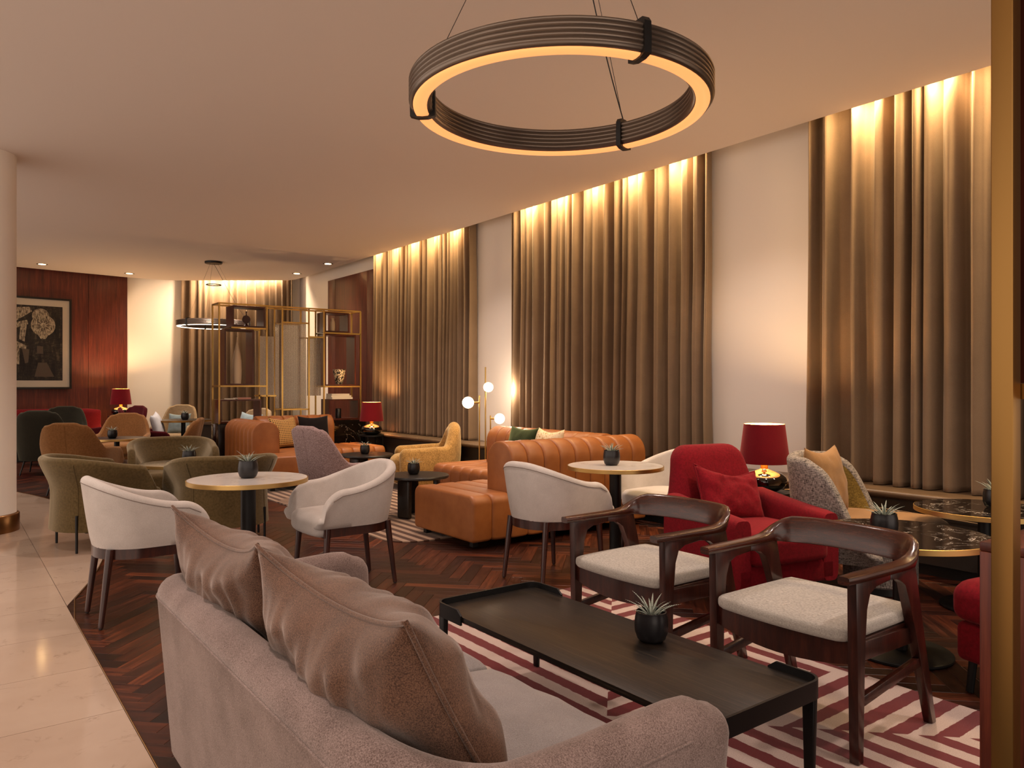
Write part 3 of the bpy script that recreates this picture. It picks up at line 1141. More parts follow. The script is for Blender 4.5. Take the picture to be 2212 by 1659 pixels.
# ---- table lamp
def make_lamp(label, loc, energy=14, big=True):
    t = thing('table_lamp', label, 'lamp', loc, 0, 'red shaded lamps with black glass bodies')
    body = [(.0, .001), (.07, .001), (.10, .008), (.14, .032), (.160, .062), (.165, .085), (.155, .112), (.125, .138), (.075, .156), (.036, .166), (.030, .172)]
    lathe('body', body, 'black_gloss', t, seg=56)
    lathe('neck', [(.029, .170), (.027, .176), (.027, .210), (.024, .214), (.010, .215), (.010, .235)], 'bronze', t, seg=32)
    lathe('socket', [(.014, .235), (.014, .335)], 'bronze', t, seg=20)
    lathe('bulb', [(0, .405), (.018, .398), (.027, .378), (.024, .355), (.012, .335)], 'bulb', t, seg=20)
    sh = lathe('shade', [(.185, .215), (.148, .508), (.1465, .508), (.1835, .215), (.185, .215)], 'shade', t, seg=64)
    lathe('shade_lining', [(.1825, .216), (.1455, .5075)], 'shade_in', t, seg=64, cap=False)
    for k in range(3):
        a = k * 2 * PI / 3
        tube('shade_arm', [(0, 0, .262), (.172 * math.cos(a), .172 * math.sin(a), .300)], .002, 'bronze', t, 6)
    lo = light('POINT', 'lamp_glow', (loc[0], loc[1], loc[2] + .43), energy, (1.0, .62, .30), shadow_soft_size=.035)
    return t

def fixcap(me):
    return me

# ------------------------------------------------------------------ rugs
def rug(name, poly, h, mat, label):
    o = prism(name, poly, -.0035, h, mat, None, .003)
    return tag(o, label, 'rug')
rug('striped_rug', rrect(1.90, 2.875, .02, 3, 2.45, 2.3375), .010, 'rug', 'dark red and cream chevron striped rug under the black coffee table')
rug('brown_rug', rrect(2.35, 5.3, .28, 8, 4.22, 8.32), .008, 'rug2', 'brown and beige chevron striped rug under the orange leather sofas')

# ------------------------------------------------------------------ foreground sofa
sofa = thing('sofa', 'low pinkish grey wool sofa seen from behind in the foreground', 'sofa', (1.025, 2.05, 0), face(0))
SW, SD = 1.79, .72
def sofaH(a):
    return .69 - .05 * sstep(.46, .68, a) + .01 * sstep(.75, .95, a) - .035 * sstep(.96, 1.02, a)
sfl = lambda v, a: -.02 + .045 * v
link('back_and_arms', ushell_me('sofa_shell', SW, SD, .20, .125, .095, sofaH, sfl, nv=10, nf=12, na=12, nb=24), 'sofa_fab', sofa)
rim_seam('piping', SW, SD, .20, .125, sofaH, .0635, .062, sofa, sfl, .0035, 'sofa_fab', -.97, .97)
box('seat_base', (SW - .10, SD - .05, .16), (0, -.01, .18), 'sofa_fab', sofa, .02)
for sx in (-1, 1):
    cu = cushion('seat_cushion', .828, .72, .17, 'sofa_seat', sofa, (sx * .418, -.07, .345), r=.035, puff=.035, noise_amp=.012, seed=3 * sx)
    tube('piping', [(x, y, .052) for x, y in rrect(.823, .715, .04, 4)], .005, 'sofa_seat', cu, 6, closed=True)
for sx in (-1, 1):
    for sy in (-.32, .30):
        leg('leg', (sx * .80, sy, .11), (sx * .82, sy, .001), .022, .015, 'walnut', sofa)
pillow('brownish wool back cushion at the near end of the foreground sofa', .82, .54, .27, 'cush_fab', (.945, 1.63, .425), (R(-29), 0, R(90)), 4, .026, .035, 'cush_fab', name='back_cushion', group='sofa back cushions', ear=.022, n=48)
pillow('brownish wool back cushion at the far end of the foreground sofa', .82, .54, .26, 'cush_fab', (.935, 2.47, .425), (R(-29), 0, R(92)), 9, .026, .045, 'cush_fab', name='back_cushion', group='sofa back cushions', ear=.022, n=48)

# ------------------------------------------------------------------ coffee table
ct = thing('coffee_table', 'long black ash coffee table with raised ends in front of the sofa', 'table', (1.995, 2.105, .0105))
TW, TL_, TZ = .54, 1.49, .37
prism('tabletop', rrect(TW, TL_, .05, 6), TZ - .022, TZ, 'black_wood', ct, .001)
def rim_poly(sgn):
    outer = [(-TW / 2 - .004, TL_ / 2 - .20)]
    r = .054
    pts = []
    for cx, a0 in ((-TW / 2 - .004 + r, 180), (TW / 2 + .004 - r, 90)):
        for k in range(9):
            a = R(a0 - 90 * k / 8)
            pts.append((cx + r * math.cos(a), TL_ / 2 + .004 - r + r * math.sin(a)))
    path = [(-TW / 2 - .004, TL_ / 2 - .20), (-TW / 2 - .004, TL_ / 2 - .17)] + pts + [(TW / 2 + .004, TL_ / 2 - .17), (TW / 2 + .004, TL_ / 2 - .20)]
    return [(x, sgn * y) for x, y in path]
for sgn in (1, -1):
    path = rim_poly(sgn)
    rows = []
    for i, (x, y) in enumerate(path):
        p = path[max(i - 1, 0)]; q = path[min(i + 1, len(path) - 1)]
        tx, ty = q[0] - p[0], q[1] - p[1]; L = math.hypot(tx, ty); nx, ny = -ty / L * .0045, tx / L * .0045
        edge = i in (0, len(path) - 1)
        zt = TZ + (.004 if edge else .026); zb = TZ - .035
        rows.append([(x + nx, y + ny, zb), (x + nx, y + ny, zt), (x - nx, y - ny, zt), (x - nx, y - ny, zb)])
    link('rim', grid_me('rim', rows, True, True, True, 40), 'black_metal', ct)
for sx in (-1, 1):
    for sy in (-1, 1):
        box('leg', (.022, .046, TZ - .03), (sx * (TW / 2 - .012), sy * (TL_ / 2 - .035), (TZ - .03) / 2), 'black_metal', ct, .004, 2, (.8, .65))

# ------------------------------------------------------------------ walnut armchairs
def make_wood_chair(label, loc, rz):
    t = thing('wooden_armchair', label, 'chair', loc, rz, 'walnut armchairs facing the coffee table')
    # arm and back rail: one bent piece
    path = []
    n = 40
    for i in range(n + 1):
        a = -1 + 2 * i / n
        A = abs(a)
        s = math.copysign(1, a)
        if A > .52:                       # straight arms
            f = (A - .52) / .48
            x, y = s * (.300 + .010 * (1 - f)), .10 - .44 * f
        else:
            th = A / .52 * PI / 2
            x, y = s * .31 * math.sin(th) ** .85, .10 + .165 * math.cos(th) ** .9
        up = 1 - sstep(.28, .60, A)
        path.append((x, y, A, up))
    rows = []
    for i, (x, y, A, up) in enumerate(path):
        p = path[max(i - 1, 0)]; q = path[min(i + 1, n)]
        tx, ty = q[0] - p[0], q[1] - p[1]; L = math.hypot(tx, ty) or 1
        nx, ny = -ty / L, tx / L          # outward (towards back)
        w_ = .060 + (.022 - .060) * up
        if A > .9:
            w_ *= 1 - .25 * ((A - .9) / .1)
        h_ = .030 + (.112 - .030) * up
        zc = .655 + .034 * up
        row = []
        for k in range(12):
            an = 2 * PI * k / 12
            cx_, cz_ = math.cos(an), math.sin(an)
            ex = math.copysign(abs(cx_) ** .45, cx_); ez = math.copysign(abs(cz_) ** .45, cz_)
            tilt = .018 * up * ez
            row.append((x + nx * (ex * w_ / 2 + tilt), y + ny * (ex * w_ / 2 + tilt), zc + ez * h_ / 2))
        rows.append(row)
    link('arm_and_back_rail', grid_me('bent_rail', rows, True, True, True, 60), 'bentwood', t)
    for sx in (-1, 1):
        x0, x1 = sx * .302 - .018, sx * .302 + .018
        # front leg (with arched shoulder), rear leg, stretcher
        fl_ = [(-.275, 0.001), (-.240, 0.001), (-.232, .40), (-.222, .54), (-.200, .595), (-.155, .615), (-.05, .618), (-.05, .645), (-.29, .645), (-.283, .40)]
        prism('leg', fl_, x0, x1, 'walnut', t, .004, 'X')
        bl_ = [(.275, .001), (.310, .001), (.200, .40), (.140, .645), (-.05, .645), (-.05, .618), (.02, .612), (.062, .585), (.088, .52), (.152, .36)]
        prism('leg', bl_, x0, x1, 'walnut', t, .004, 'X')
        prism('stretcher', [(-.25, .19), (-.25, .228), (.228, .285), (.240, .248)], sx * .302 - .011, sx * .302 + .011, 'walnut', t, .003, 'X')
        prism('side_rail', [(-.25, .345), (-.25, .415), (.178, .40), (.188, .335)], sx * .283 - .012, sx * .283 + .012, 'walnut', t, .003, 'X')
    # bowed front rail and straight rear rail
    rows = []
    for i in range(13):
        u = -1 + i / 6
        y = -.255 - .022 * (1 - u * u)
        zb = .345 - .03 * (1 - u * u)
        rows.append([(u * .285, y - .012, zb), (u * .285, y - .012, .42), (u * .285, y + .012, .42), (u * .285, y + .012, zb)])
    link('front_rail', grid_me('front_rail', rows, True, True, True, 40), 'walnut', t)
    box('rear_rail', (.56, .024, .06), (0, .185, .365), 'walnut', t, .004)
    box('seat_board', (.56, .44, .015), (0, -.035, .408), 'walnut', t, .003)
    cushion('seat_pad', .565, .515, .062, 'seat_fab', t, (0, -.035, .445), r=.026, puff=.012, bow=.025)
    return t
wc = make_wood_chair('walnut armchair with grey seat, farther from the brass post', (2.84, 2.60, .0105), face(180))
copy_tree(wc, (2.84, 1.72, .0105), face(180), 'walnut armchair with grey seat, nearest the brass post')

# ------------------------------------------------------------------ red lounge chair
def make_red(label, loc, rz):
    t = thing('red_lounge_chair', label, 'armchair', loc, rz)
    box('base', (.78, .70, .15), (0, -.01, .205), 'red', t, .03, 3)
    cushion('seat_cushion', .58, .66, .17, 'red', t, (0, -.075, .36), r=.04, puff=.03, bow=.02)
    # backrest: tapered, leaning slab
    rows = []
    vl = [0, .1, .2, .3, .4, .5, .6, .7, .78, .84, .88, .91, .94, .965, .985, .996, 1.0]
    for v in vl:
        z = .13 + .80 * v
        ylean = .22 + .21 * v ** 1.1
        wd = .40 - .12 * sstep(.30, 1.0, v)
        k = max(0, (v - .86) / .14)
        e = math.sqrt(max(0, 1 - k * k))
        wd -= .11 * (1 - e)
        T = .075 * (.35 + .65 * min(1, math.sqrt(max(0, 1 - max(0, (v - .90) / .10) ** 2)) + .001))
        row = []
        for k in range(28):
            an = 2 * PI * k / 28
            cx_, cy_ = math.cos(an), math.sin(an)
            row.append((math.copysign(abs(cx_) ** .35, cx_) * wd, ylean + math.copysign(abs(cy_) ** .6, cy_) * T, z))
        rows.append(row)
    link('backrest', grid_me('red_back', rows, True, True, True, 60), 'red', t)
    for sx in (-1, 1):
        rows = []
        for i in range(13):
            v = i / 12
            y = -.36 + .66 * v
            zt = .555 + .075 * v ** 1.3
            xc = sx * (.345 + .012 * v)
            e = 1.0
            if v < .12:
                k = 1 - v / .12; e = math.sqrt(max(.02, 1 - .75 * k * k))
            row = []
            zb = .125; hh = (zt - zb) / 2; zc = (zt + zb) / 2
            for k in range(24):
                an = 2 * PI * k / 24
                cx_, cz_ = math.cos(an), math.sin(an)
                row.append((xc + math.copysign(abs(cx_) ** .5, cx_) * .078 * (.6 + .4 * e), y, zc + math.copysign(abs(cz_) ** .32, cz_) * hh * (.94 + .06 * e)))
            rows.append(row)
        link('armrest', grid_me('red_arm', rows, True, True, True, 60), 'red', t)
    for sx in (-1, 1):
        leg('leg', (sx * .31, -.28, .14), (sx * .33, -.32, .001), .014, .010, 'black_metal', t)
        leg('leg', (sx * .30, .25, .14), (sx * .38, .36, .001), .014, .010, 'black_metal', t)
    return t
make_red('bright red velvet lounge chair with tall back beside the table lamp', (4.15, 3.01, 0), face(257))
d_ = Vector((math.cos(R(257)), math.sin(R(257))))
pillow('red velvet lumbar pillow on the red lounge chair', .52, .36, .15, 'red', (4.15 - .10 * d_.x - .02, 3.01 - .10 * d_.y, .462), (R(-26), R(8), face(257)), 12, .02, .05, 'red')

# red upholstered footstool at the right edge
fs_ = thing('footstool', 'red velvet footstool half hidden by the wooden cabinet', 'footstool', (3.79, 1.19, 0), R(-14))
cushion('seat_cushion', .62, .56, .17, 'red', fs_, (0, 0, .395), r=.06, puff=.03)
box('base', (.58, .52, .17), (0, 0, .225), 'red', fs_, .03, 3)
for sx in (-1, 1):
    for sy in (-1, 1):
        leg('leg', (sx * .235, sy * .21, .15), (sx * .245, sy * .22, .001), .018, .016, 'black_metal', fs_)

# ------------------------------------------------------------------ side table with lamp
st = thing('side_table', 'round black two-ring side table carrying the lamp beside the red chair', 'table', (4.95, 3.44, 0))
for z in (.545, .475):
    lathe('tray', [(0, z - .008), (.205, z - .008), (.205, z), (.198, z), (.198, z - .004), (0, z - .004)], 'black_metal', st, seg=48)
for k in range(4):
    a = R(45 + 90 * k)
    leg('leg', (.20 * math.cos(a), .20 * math.sin(a), .545), (.20 * math.cos(a), .20 * math.sin(a), .001), .008, .008, 'black_metal', st)
tube('base_ring', [(.20 * math.cos(2 * PI * k / 32), .20 * math.sin(2 * PI * k / 32), .02) for k in range(32)], .006, 'black_metal', st, 8, True)
make_lamp('red shaded table lamp with black glass body beside the bright red lounge chair', (4.95, 3.44, .5415), 46)
tag(tube('lamp_cord', [(5.09, 3.36, .552), (5.2, 3.32, .55), (5.33, 3.24, .50), (5.46, 3.1, .47), (5.52, 2.9, .44), (5.535, 2.3, .42), (5.535, 1.75, .40)], .004, 'cord', None, 6),
    'thin pale lamp cord running along the dark window ledge', 'cord')

# ------------------------------------------------------------------ tweed swivel chair
tw = thing('tweed_swivel_chair', 'grey and mustard tweed swivel chair with round drum base', 'armchair', (4.87, 2.78, 0), face(286))
def twH(a):
    return .885 - .02 * sstep(0, .4, a) - .06 * sstep(.42, .62, a) - .50 * sstep(.56, 1.0, a)
tfl = lambda v, a: -.05 + .055 * v
tzb = lambda a: .20
link('shell', ushell_me('tweed_shell', .64, .56, .24, .085, .2, twH, tfl, nv=9, nf=10, na=12), 'tweed', tw)
rows = []
P_ = upath(.64, .56, .24, 10, 12, 6)
for x, y, nx, ny, a in P_[3:-3]:
    row = []
    for v in [i / 8 for i in range(9)]:
        o = tfl(v, abs(a)) - .0425 - .004
        z = .40 + (twH(abs(a)) - .045 - .40) * v
        row.append((x + nx * o, y + ny * o, max(z, .40)))
    rows.append(row)
link('inner_lining', grid_me('lining', rows), 'mustard', tw)
cushion('seat', .56, .70, .16, 'tanpillow', tw, (0, -.20, .40), r=.06, puff=.015, bow=.10, br=.25)
lathe('drum_base', [(.20, .045), (.225, .06), (.225, .33), (.2, .345)], 'tweed', tw, (0, -.24, 0), 48)
lathe('plinth', [(.19, .0005), (.19, .05)], 'black_plastic', tw, (0, -.24, 0), 40)
d2 = Vector((math.cos(R(283)), math.sin(R(283))))
pillow('tan linen pillow in the grey tweed swivel chair', .40, .46, .16, 'tanpillow', (4.80, 2.80, .475), (R(-12), 0, face(272)), 15, .012, .03)

# ------------------------------------------------------------------ tables and pots
make_table('round_table', 'round black marble table with brass edge behind the walnut armchair', (3.86, 1.89, 0), .41, .60, 'black_marble', 'brass_edge', 'black_metal', 'round marble tables with brass edge', .24)
pot0 = make_pot('potted succulent on the black marble table behind the walnut armchair', (3.72, 1.90, .6008), .3)
PS = 1.05
pot0.scale = (PS, PS, PS)
def pot(label, loc, rz=0, s=PS):
    c = copy_tree(pot0, loc, rz, label)
    c.scale = (s, s, s)
    return c
make_table('round_table', 'round black marble table with brass edge beside the window ledge', (5.03, 1.96, 0), .38, .60, 'black_marble', 'brass_edge', 'black_metal', 'round marble tables with brass edge', .24)
pot('potted succulent on the marble table beside the window ledge', (5.10, 1.93, .6008), 1.1)
make_table('round_table', 'round white marble table with brass edge near the foreground sofa', (1.58, 4.96, 0), .375, .74, 'white_marble', 'brass_edge', 'black_metal', 'round white tables with brass edge', .25, .047)
pot('potted succulent on the white table near the foreground sofa', (1.585, 4.98, .7408), .5)
make_table('round_table', 'round white marble table with brass edge beside the orange sofa', (4.04, 4.10, 0), .36, .74, 'white_marble', 'brass_edge', 'black_metal', 'round white tables with brass edge', .25, .045)
pot('potted succulent on the white table beside the orange sofa', (4.02, 4.12, .7408), 2.1)
pot('potted succulent on the long black coffee table', (2.14, 1.98, .3812), 0.0, 1.05)

tub0 = make_tub('pale felt tub chair at the left of the near white table', (.95, 4.90, 0), face(2))
copy_tree(tub0, (2.19, 4.80, 0), face(180), 'pale felt tub chair between the near white table and the orange sofa')
copy_tree(tub0, (3.41, 4.10, 0), face(4), 'pale felt tub chair with its back to us before the orange sofa')
copy_tree(tub0, (4.64, 4.12, 0), face(180), 'pale felt tub chair behind the bright red lounge chair')

ol0 = make_olive('olive velvet armchair nearest the white column', (1.04, 7.22, 0), face(8))
copy_tree(ol0, (1.97, 8.72, 0), face(262), 'olive velvet armchair facing us across the small marble table')
copy_tree(ol0, (1.93, 6.72, 0), face(86), 'olive velvet armchair with its back to us behind the near white table')
make_table('round_table', 'small dark marble table with brass edge between the olive armchairs', (1.80, 7.68, 0), .35, .60, 'black_marble', 'brass_edge', 'black_metal', 'round marble tables with brass edge', .22)
pot('potted succulent on the marble table between the olive armchairs', (1.88, 7.66, .6008), .9)

# mauve high back, tan high backs, dark high backs, dark red ones
make_highback('highback_armchair', 'mauve tweed high-back armchair before the orange sofas', (3.11, 6.96, .0085), face(15), 'mauve', .95, .70, 'high-back armchairs', .60)
tan0 = make_highback('highback_armchair', 'tan velvet high-back armchair seen from behind, near the white column', (1.36, 10.75, 0), face(60), 'tan', .89, .74, 'high-back armchairs', .58)
copy_tree(tan0, (2.20, 13.0, 0), face(248), 'tan velvet high-back armchair facing us across the dark table')
copy_tree(tan0, (2.44, 11.05, 0), face(155), 'tan velvet high-back armchair seen edge-on left of the orange sofa')
make_table('round_table', 'dark round table with brass edge between the tan armchairs', (1.93, 11.75, 0), .38, .60, 'black_wood', 'brass_edge', 'black_metal', 'round dark tables at the back', .23)
pot('potted succulent on the dark table between the tan armchairs', (1.87, 11.72, .6008), 1.7)
dk0 = make_highback('highback_armchair', 'dark green high-back armchair close to the white column', (1.24, 13.4, 0), face(70), 'dkgreen', .965, .72, 'high-back armchairs', .62, seam=False)
copy_tree(dk0, (1.60, 14.86, 0), face(255), 'dark green high-back armchair before the red wall bench')
dr0 = make_highback('highback_armchair', 'dark red high-back armchair holding a pale cushion', (2.72, 13.72, 0), face(-8), 'dkred', .965, .84, 'high-back armchairs', .60, seam=False)
copy_tree(dr0, (2.42, 14.8, 0), face(200), 'dark red high-back armchair hidden behind the tan armchair')
pillow('pale grey linen pillow in the dark red armchair', .50, .46, .15, 'palepillow', (2.92, 13.59, .43), (R(-18), R(-6), face(-20)), 21, .01, .02)
make_highback('highback_armchair', 'beige tweed armchair at the far bay window', (3.42, 14.95, 0), face(238), 'beige', .96, .66, 'high-back armchairs', .62, seam=False)
pillow('blue-grey linen pillow in the beige tweed armchair', .40, .38, .13, 'bluepillow', (3.44, 14.80, .445), (R(-16), 0, face(238)), 27, .01, .02)
make_table('round_table', 'dark round table in front of the beige tweed armchair', (3.28, 13.75, 0), .46, .74, 'black_wood', 'bronze', 'black_metal', 'round dark tables at the back', .26)
pot('potted succulent on the table before the beige armchair', (3.30, 13.72, .7408), 2.4)

# red wall bench under the picture
bp = thing('wall_bench', 'red velvet bench along the walnut wall under the picture', 'bench', (1.0, 15.95, 0), R(8.8))
cushion('seat', 2.9, .62, .20, 'benchred', bp, (0, -.12, .36), r=.05, puff=.02)
box('plinth', (2.8, .55, .255), (0, -.10, .129), 'kick', bp)
cushion('backrest', 2.9, .16, .44, 'benchred', bp, (0, .19, .655), r=.06)

make_highback('highback_armchair', 'beige armchair half hidden behind the brass shelf', (4.22, 13.35, 0), face(215), 'beige', .92, .66, 'high-back armchairs', .60, seam=False)
pillow('pale blue-grey pillow in the armchair behind the brass shelf', .44, .42, .14, 'bluepillow', (4.18, 13.24, .445), (R(-16), R(6), face(215)), 41, .01, .02)

# ------------------------------------------------------------------ channelled leather sofas
def round_prof(w, z0, z1, r_top, r_bot=.03, n=7):
    """closed cross-section, x from 0..w, z from z0..z1, rounded top corners"""
    pts = []
    for cx, cz, r, a0 in ((w - r_bot, z0 + r_bot, r_bot, -90), (w - r_top, z1 - r_top, r_top, 0), (r_top, z1 - r_top, r_top, 90), (r_bot, z0 + r_bot, r_bot, 180)):
        for k in range(n + 1):
            a = R(a0 + 90 * k / n)
            pts.append((cx + r * math.cos(a), cz + r * math.sin(a)))
    return pts
def channel_me(prof, w, pinch=.016, end0=False, end1=False):
    cx = sum(p[0] for p in prof) / len(prof); cz = sum(p[1] for p in prof) / len(prof)
    hx = max(p[0] for p in prof) - min(p[0] for p in prof); hz = max(p[1] for p in prof) - min(p[1] for p in prof)
    rows = []
    st = [(0, 1), (.025, .62), (.08, .28), (.2, .06), (.5, 0), (.8, .06), (.92, .28), (.975, .62), (1, 1)]
    for t, k in st:
        if (end0 and t < .5) or (end1 and t > .5):
            tt = t if t < .5 else 1 - t
            k = 1.2 * (1 - math.sqrt(max(0, 1 - max(0, 1 - tt / .12) ** 2))) if tt < .12 else 0
        ins = pinch * k
        rows.append([(cx + (x - cx) * (1 - 2 * ins / hx), t * w, max(prof[0][1] if False else cz + (z - cz) * (1 - 2 * ins / hz), .045)) for x, z in prof])
    return grid_me('channel', rows, True, True, True, 65)
def run(parent, name, prof, length, n, origin, rz, mat='leather', e0=True, e1=True):
    """n channels side by side: local x = profile, local y = along the run"""
    w_ = length / n
    mid = channel_me(prof, w_)
    mid.materials.append(M[mat])
    m0 = channel_me(prof, w_, end0=True) if e0 else mid
    m1 = channel_me(prof, w_, end1=True) if e1 else mid
    c_, s_ = math.cos(rz), math.sin(rz)
    for i in range(n):
        me = m0 if i == 0 else (m1 if i == n - 1 else mid)
        if not me.materials:
            me.materials.append(M[mat])
        o = link(name, me, None, parent, (origin[0] - s_ * w_ * i, origin[1] + c_ * w_ * i, 0), (0, 0, rz))
SEAT = lambda w: round_prof(w, .05, .43, .075)
BACK = lambda w, h=.85: round_prof(w, .05, h, min(.17, w / 2 - .001), .02)
# near L sofa.  run direction: local y -> rz=-90deg makes the run go +X with profile going... (x_local -> -Y)
s1 = thing('leather_sofa', 'orange leather channel sofa beside the white table, near its pale tub chair', 'sofa', (0, 0, .0085), 0, 'channelled orange leather corner sofas')
# leg A along X: profile local x maps to -Y (rz=-90): origin at largest Y
run(s1, 'seat_channel', SEAT(.96), .39, 2, (3.42, 6.05), R(-90))
run(s1, 'seat_channel', SEAT(.60), 1.26, 7, (3.81, 6.05), R(-90), e0=False)
run(s1, 'back_channel', BACK(.37), 1.62, 9, (3.81, 5.46), R(-90))
# leg B along Y
run(s1, 'seat_channel', SEAT(.92), 1.50, 8, (4.52, 6.06), 0)
run(s1, 'back_channel', BACK(.35), 1.84, 10, (5.09, 5.47), 0)
for x, y in ((3.5, 5.2), (3.5, 5.95), (5.3, 5.2), (4.6, 7.45), (5.3, 7.45)):
    box('foot', (.05, .05, .05), (x, y, .0255), 'black_plastic', s1)
s2 = thing('leather_sofa', 'orange leather channel sofa in front of the brass shelf', 'sofa', (0, 0, .0085), 0, 'channelled orange leather corner sofas')
run(s2, 'seat_channel', SEAT(1.0), .58, 3, (3.20, 9.32), 0)
run(s2, 'seat_channel', SEAT(.62), 1.20, 7, (3.58, 9.90), 0, e0=False)
run(s2, 'back_channel', BACK(.37), 1.20, 7, (3.20, 9.90), 0)
run(s2, 'seat_channel', SEAT(.98), 1.02, 6, (4.21, 11.08), R(-90))
run(s2, 'back_channel', BACK(.36, .88), 1.14, 6, (3.58, 11.12), R(-90))
for x, y in ((3.3, 9.42), (4.1, 9.42), (3.3, 10.9), (5.1, 10.2), (5.1, 10.95)):
    box('foot', (.05, .05, .05), (x, y, .0255), 'black_plastic', s2)
pillow('gold dotted pillow on the orange sofa by the shelf', .46, .46, .14, 'dots', (3.94, 10.60, .445), (R(-20), 0, face(-72)), 31, .008, .03)
pillow('black pillow on the orange sofa by the shelf', .46, .46, .14, 'blackpillow', (4.36, 10.60, .445), (R(-18), 0, face(-92)), 33, .008, .02)
pillow('dark green velvet pillow on the orange sofa near the white table', .46, .46, .14, 'greenpillow', (4.96, 6.52, .445), (R(-16), 0, face(186)), 35, .008, .02)
pillow('cream patterned pillow on the orange sofa near the white table', .46, .46, .14, 'floral', (4.95, 6.10, .445), (R(-16), 0, face(176)), 37, .008, .03)

# ------------------------------------------------------------------ low round black tables
def low_table(label, loc, r, h):
    t = thing('low_table', label, 'table', loc, 0, 'low round black tables on the brown rug')
    lathe('tabletop', [(0, h - .03), (r - .012, h - .03), (r, h - .02), (r, h - .006), (r - .006, h), (0, h)], 'black_wood', t, seg=56)
    for k in range(3):
        a = R(200 + 120 * k)
        box('leg', (.16, .055, h - .031), (r * .62 * math.cos(a), r * .62 * math.sin(a), (h - .031) / 2), 'black_wood', t, .022, 3, None, (0, 0, a + PI / 2))
    return t
low_table('low round black table beside the near orange sofa', (3.86, 6.76, .0085), .32, .42)
pot('potted succulent on the low table beside the near orange sofa', (3.85, 6.82, .4290), 2.7)
low_table('low round black table in front of the far orange sofa', (4.46, 9.15, .0085), .35, .42)
pot('potted succulent on the low table before the far orange sofa', (4.45, 9.18, .4290), 3.3)

# ------------------------------------------------------------------ gold velvet chair
yc = thing('rounded_armchair', 'gold velvet rounded armchair by the window ledge', 'armchair', (5.08, 8.64, .0085), face(158))
def yH(a):
    return .84 - .06 * sstep(0, .22, a) - .24 * sstep(.16, .40, a) - .02 * sstep(.4, 1, a)
link('shell', ushell_me('gold_shell', .60, .64, .26, .15, .06, yH, lambda v, a: -.015 + .03 * math.sin(v * PI), nv=10, nf=8, na=12, lean=lambda v, a: .05 * v * (1 - sstep(.1, .6, a))), 'yellow', yc)
cushion('seat', .50, .66, .36, 'yellow', yc, (0, -.09, .24), r=.09, puff=.02, bow=.07)
for sx in (-1, 1):
    for sy in (-.25, .22):
        lathe('foot', [(.02, .0005), (.022, .07)], 'black_plastic', yc, (sx * .24, sy, 0), 16)

# ------------------------------------------------------------------ three-globe floor lamp
fl0 = thing('floor_lamp', 'brass floor lamp with three glowing globes by the white pier', 'lamp', (5.37, 7.72, 0))
lathe('base', [(.15, .0005), (.15, .012), (.14, .018), (0, .02)], 'brass', fl0, seg=40)
# rods spread across the view (direction of image right)
ir = Vector((ca, -sa))
rods = ((-.075, 1.21, 0), (.0, 1.56, 1), (.062, .96, 2))
for dx, zt, k in rods:
    tube('rod', [(ir.x * dx, ir.y * dx, .015), (ir.x * dx, ir.y * dx, zt)], .009, 'brass', fl0, 12)
def sph(r):
    return [(0, -r)] + [(r * math.cos(R(a)), r * math.sin(R(a))) for a in range(-75, 76, 15)] + [(0, r)]
for dx, z, rr, arm, m in ((-.215, 1.12, .072, (-.075, -.14), 'globe'), (.035, 1.31, .062, (.0, .02), 'globe_dim'), (.175, .92, .066, (.062, .11), 'globe_dim')):
    lathe('globe', sph(rr), m, fl0, (ir.x * dx, ir.y * dx, z), 32)
    tube('arm', [(ir.x * arm[0], ir.y * arm[0], z), (ir.x * arm[1], ir.y * arm[1], z)], .012, 'brass', fl0, 12)
light('POINT', 'globe_glow', (5.66, 7.62, 1.28), 14, (1.0, .80, .58), shadow_soft_size=.07)

# ------------------------------------------------------------------ second and third lamps with tables
t2_ = thing('side_table', 'small black side table under the lamp beside the far orange sofa', 'table', (5.34, 10.78, .0085))
lathe('tabletop', [(0, .53), (.20, .53), (.20, .55), (0, .55)], 'black_metal', t2_, seg=40)
for k in range(4):
    a = R(45 + 90 * k)
    leg('leg', (.18 * math.cos(a), .18 * math.sin(a), .53), (.18 * math.cos(a), .18 * math.sin(a), .001), .008, .008, 'black_metal', t2_)
make_lamp('red shaded table lamp with black glass body beside the far orange sofa', (5.34, 10.78, .5590), 30)
t3_ = thing('side_table', 'small dark side table under the lamp on the walnut wall', 'table', (2.68, 15.9, 0))
lathe('tabletop', [(0, .73), (.22, .73), (.22, .75), (0, .75)], 'black_metal', t3_, seg=40)
lathe('post', [(.03, .01), (.03, .73)], 'black_metal', t3_, seg=20)
lathe('base', [(.18, .0005), (.18, .012), (0, .016)], 'black_metal', t3_, seg=40)
make_lamp('red shaded table lamp with black glass body against the walnut wall', (2.68, 15.9, .7505), 75)

